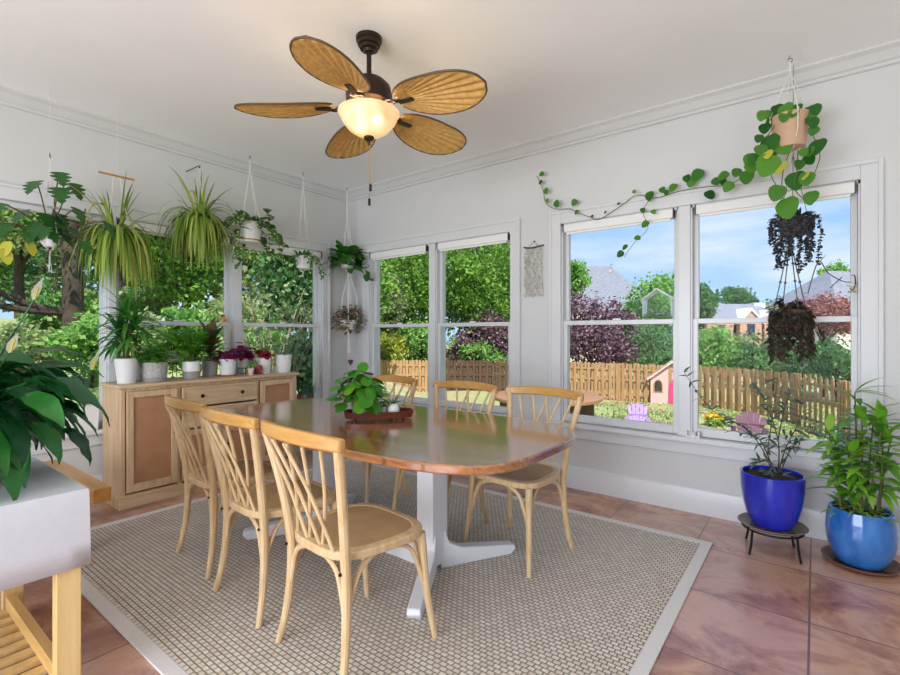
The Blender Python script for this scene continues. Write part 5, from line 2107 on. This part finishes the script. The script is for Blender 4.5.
# ---- garden trees seen through the back windows
G_T = 'garden trees beyond the fence'
tree('plum_tree', 'purple-leaved tree over the fence, left sash of the right window', 590, 292, 378, 78, 23.5, 'T_plum', 6500, .17, .12, G_T)
tree('plum_tree', 'small purple-leaved tree right of the large purple one', 622, 306, 378, 50, 25, 'T_plum', 3600, .16, .1, G_T)
tree('leafy_tree', 'fresh green tree filling the sash beside the bird feeder', 655, 268, 372, 74, 27, 'T_green', 7000, .22, .14, G_T)
tree('leafy_tree', 'deep green shrubby tree low behind the fence by the playhouse', 652, 318, 382, 60, 24, 'T_dark', 4200, .16, .1, G_T)
tree('leafy_tree', 'slender light green tree left of the tall grey roof', 576, 256, 300, 28, 34, 'T_green', 2400, .26, .1, G_T)
tree('leafy_tree', 'dark green pointed tree beside the window mullion', 702, 278, 330, 30, 42, 'T_dark', 2600, .34, .14, G_T)
tree('leafy_tree', 'round green tree far behind the two white gables', 738, 286, 312, 36, 75, 'T_dark', 2200, .55, .2, G_T)
tree('leafy_tree', 'bushy bright tree behind the pale fence, below the gables', 715, 324, 382, 62, 25, 'T_green', 5600, .19, .1, G_T)
tree('leafy_tree', 'mid green tree behind the pale fence, right of the bright one', 752, 328, 384, 52, 24, 'T_dark', 3600, .18, .1, G_T)
tree('red_maple', 'reddish maple in front of the right-hand grey roof', 824, 292, 340, 74, 21, 'T_red', 5200, .14, .1, G_T)
tree('leafy_tree', 'dark green shrub mass below the red maple', 800, 336, 392, 90, 21.5, 'T_dark', 5000, .16, .08, G_T)
tree('leafy_tree', 'bright shrub left of the dark mass behind the pale fence', 775, 352, 380, 30, 22, 'T_green', 2200, .15, .06, G_T)
tree('leafy_tree', 'light crown peeping over the right-hand grey roof', 836, 262, 288, 34, 52, 'T_green', 2000, .4, .14, G_T)
tree('leafy_tree', 'hazy green tree at the skyline between the two far houses', 775, 296, 330, 40, 70, 'T_dark', 2200, .5, .2, G_T)
tree('leafy_tree', 'wide crown far behind the fence, left of the grey roof', 556, 268, 330, 44, 40, 'T_dark', 3000, .3, .16, G_T)
# corner window
tree('maple_tree', 'large bright maple with dark boughs filling the corner window', 478, 188, 352, 124, 26.5, 'T_maple', 16000, .21, .25, G_T, branches=11, blobs=15)
tree('maple_tree', 'leafy maple behind the left sash of the corner window', 408, 226, 356, 96, 27, 'T_maple', 12000, .21, .2, G_T)
tree('pale_conifer', 'dusty pale green tree at the left edge of the corner window', 386, 262, 354, 40, 24.5, 'T_pale', 4600, .2, .14, G_T)
tree('plum_tree', 'purple shrub behind the dark fence, right sash of the corner window', 492, 302, 372, 56, 24.5, 'T_plum', 4800, .17, .09, G_T)
tree('plum_tree', 'low purple shrub left of the taller purple one behind the dark fence', 462, 328, 374, 42, 24.3, 'T_plum', 2800, .17, .07, G_T)
tree('yellow_shrub', 'yellow-green shrub above the sunlit fence', 390, 330, 372, 40, 24, 'T_yel', 2600, .18, .07, G_T)
tree('leafy_tree', 'green bush above the sunlit fence beside the window post', 422, 318, 374, 46, 24.2, 'T_green', 3200, .18, .08, G_T)
tree('leafy_tree', 'deep green backdrop tree behind the large maple', 500, 205, 362, 130, 34, 'T_dark', 8000, .36, .2, G_T)
tree('leafy_tree', 'deep green backdrop tree behind the left maple', 390, 205, 362, 120, 35, 'T_dark', 8000, .36, .2, G_T)

tree('leafy_tree', 'dark hedge tree at the right end of the yard behind the pale fence', 838, 334, 400, 54, 19, 'T_dark', 3400, .14, .07, G_T)
tree('leafy_tree', 'low green bush between the plum shrubs and the dark fence', 478, 336, 376, 66, 24, 'T_green', 3600, .15, .05, G_T)
tree('leafy_tree', 'low olive bush over the sunlit fence beside the left jamb', 376, 335, 374, 44, 24, 'T_wood', 2600, .15, .05, G_T)

# ---- the wood outside the left window
G_W = 'woodland trees outside the left window'
WL = 'leafy woodland tree among the dense trees outside the left window'
# big trunk
pc = onD(71, 300, 9.5)
gz_ = float(ground_z(np.array(pc.x), np.array(pc.y)))
t = thing('old_tree', 'old tree with a thick dark trunk and a long side bough outside left window', 'tree', (pc.x, pc.y, gz_))
tr = MB()
tr.tube(spline([(0, 0, -.2), (.02, .03, 1.2), (-.03, -.02, 2.6), (.1, .05, 4.5)], 5), [.19 - .004 * i for i in range(16)], 14)
for e in ((0, -1.6, 1.5), (.2, -2.6, 2.1)):
    tr.tube(spline([(0, 0, .75), (0, e[1] * .5, .95), e], 5), [.085 - .005 * i for i in range(11)], 9)
tr.tube(spline([(0, 0, 2.2), (.2, 1.0, 3.0), (.3, 1.8, 4.2)], 5), [.14 - .008 * i for i in range(11)], 9)
tr.build('trunk', 'bark', t)
leaf_mesh('foliage', crown_points([(0, 0, 3.6, 2.2, 2.2, .8), (.4, -2.2, 2.6, 1.1, 1.1, .7), (0, 1.6, 3.6, 1.2, 1.2, .8)], 4200, 14, .14), .13, 'T_maple', t)
for px_, yt, yb, wp, D, mt, n, lf in ((20, 150, 262, 110, 13, 'T_wood', 5200, .17), (120, 150, 270, 130, 15, 'T_wood', 6000, .19), (185, 170, 330, 90, 12, 'T_maple', 5600, .15), (150, 235, 330, 70, 17, 'T_pale', 3800, .19),
                                      (240, 190, 320, 110, 14, 'T_wood', 6000, .17), (300, 215, 330, 80, 12, 'T_dark', 4600, .15), (-40, 160, 320, 110, 14, 'T_maple', 4500, .18),
                                      (60, 170, 320, 170, 22, 'T_dark', 6500, .3), (200, 170, 330, 170, 23, 'T_dark', 6500, .3), (310, 200, 340, 120, 21, 'T_dark', 5500, .28), (-30, 180, 330, 160, 23, 'T_wood', 5000, .3),
                                      (350, 210, 345, 90, 20, 'T_maple', 5000, .24), (-130, 150, 330, 150, 15, 'T_wood', 4200, .2), (-200, 150, 335, 190, 20, 'T_dark', 4200, .3), (-110, 250, 350, 120, 18, 'T_green', 3000, .22)):
    tree('woodland_tree', WL, px_, yt, yb, wp, D, mt, n, lf, .13, G_W)
UL = 'low green bush growing on the ground outside the left window'
for px_, yt, yb, wp, D, mt, n, lf in ((10, 322, 372, 90, 8.5, 'T_wood', 3000, .10), (90, 308, 385, 70, 8.0, 'T_green', 3200, .10), (60, 290, 330, 70, 11, 'T_green', 2600, .13), (140, 305, 400, 70, 7.5, 'T_wood', 3200, .10), (190, 300, 380, 60, 8.5, 'T_green', 3000, .10),
                                      (255, 318, 395, 60, 8.2, 'T_green', 3400, .09), (300, 326, 400, 50, 7.8, 'T_dark', 2800, .09), (120, 285, 325, 80, 12.5, 'T_wood', 2800, .14), (230, 290, 350, 70, 11, 'T_wood', 3000, .12), (30, 375, 440, 80, 7.4, 'T_green', 2600, .09), (105, 380, 450, 60, 7.0, 'T_wood', 2400, .09), (280, 300, 335, 50, 12, 'T_dark', 2200, .13)):
    tree('green_bush', UL, px_, yt, yb, wp, D, mt, n, lf, .03, 'bushes outside the left window', 'bush', branches=4)
# bare twiggy shrub
pc = onD(272, 345, 7.2)
gz_ = float(ground_z(np.array(pc.x), np.array(pc.y)))
t = thing('twiggy_shrub', 'pale bare-branched shrub behind the left window near the corner', 'bush', (pc.x, pc.y, gz_))
tr = MB()
for i in range(26):
    a = i * 2.4
    hgt = rnd(1.4, 2.6)
    p1_ = Vector((math.cos(a) * rnd(.1, .35), math.sin(a) * rnd(.1, .35), hgt * .5))
    p2_ = Vector((math.cos(a) * rnd(.3, .9), math.sin(a) * rnd(.3, .9), hgt))
    tr.tube(spline([(math.cos(a) * .05, math.sin(a) * .05, 0), p1_, p2_], 4), [.014 - .0012 * k for k in range(9)], 5)
    for k in range(3):
        q = p1_.lerp(p2_, rnd(.2, .9))
        tr.tube([q, q + dirv(rnd(0, 6), rnd(.1, 1)) * rnd(.2, .45)], .004, 4)
tr.build('branches', plain('pale_twig', rgb(150, 134, 112), .9, .15), t)
leaf_mesh('foliage', crown_points([(0, 0, 1.7, .8, .8, .8)], 900, 6, .12), .08, 'T_pale', t)

# lawn blades, too many to count
gp = []
while len(gp) < 9000:
    px_, D = rng.uniform(560, 850), rng.uniform(9, 19.5)
    d = onD(px_, 334, D)
    if math.sin(d.x * 1.7) * math.cos(d.y * 1.3) + rng.normal() * .5 > -.3:
        gp.append((d.x, d.y, float(ground_z(np.array(d.x), np.array(d.y))) - .01))
gp = np.array(gp)
o = leaf_mesh('lawn_grass', gp, .1, 'blade', None, 0)
me = o.data
co = np.empty(len(me.vertices) * 3)
me.vertices.foreach_get('co', co)
co = co.reshape(-1, 4, 3)
dz = np.abs(co[:, 1:, 2] - co[:, :1, 2]) + .01
co[:, 1:, 2] = co[:, :1, 2] + dz
me.vertices.foreach_set('co', co.reshape(-1))
me.update()
tag(o, 'short sunlit grass on the back lawn', 'grass', None, 'stuff')
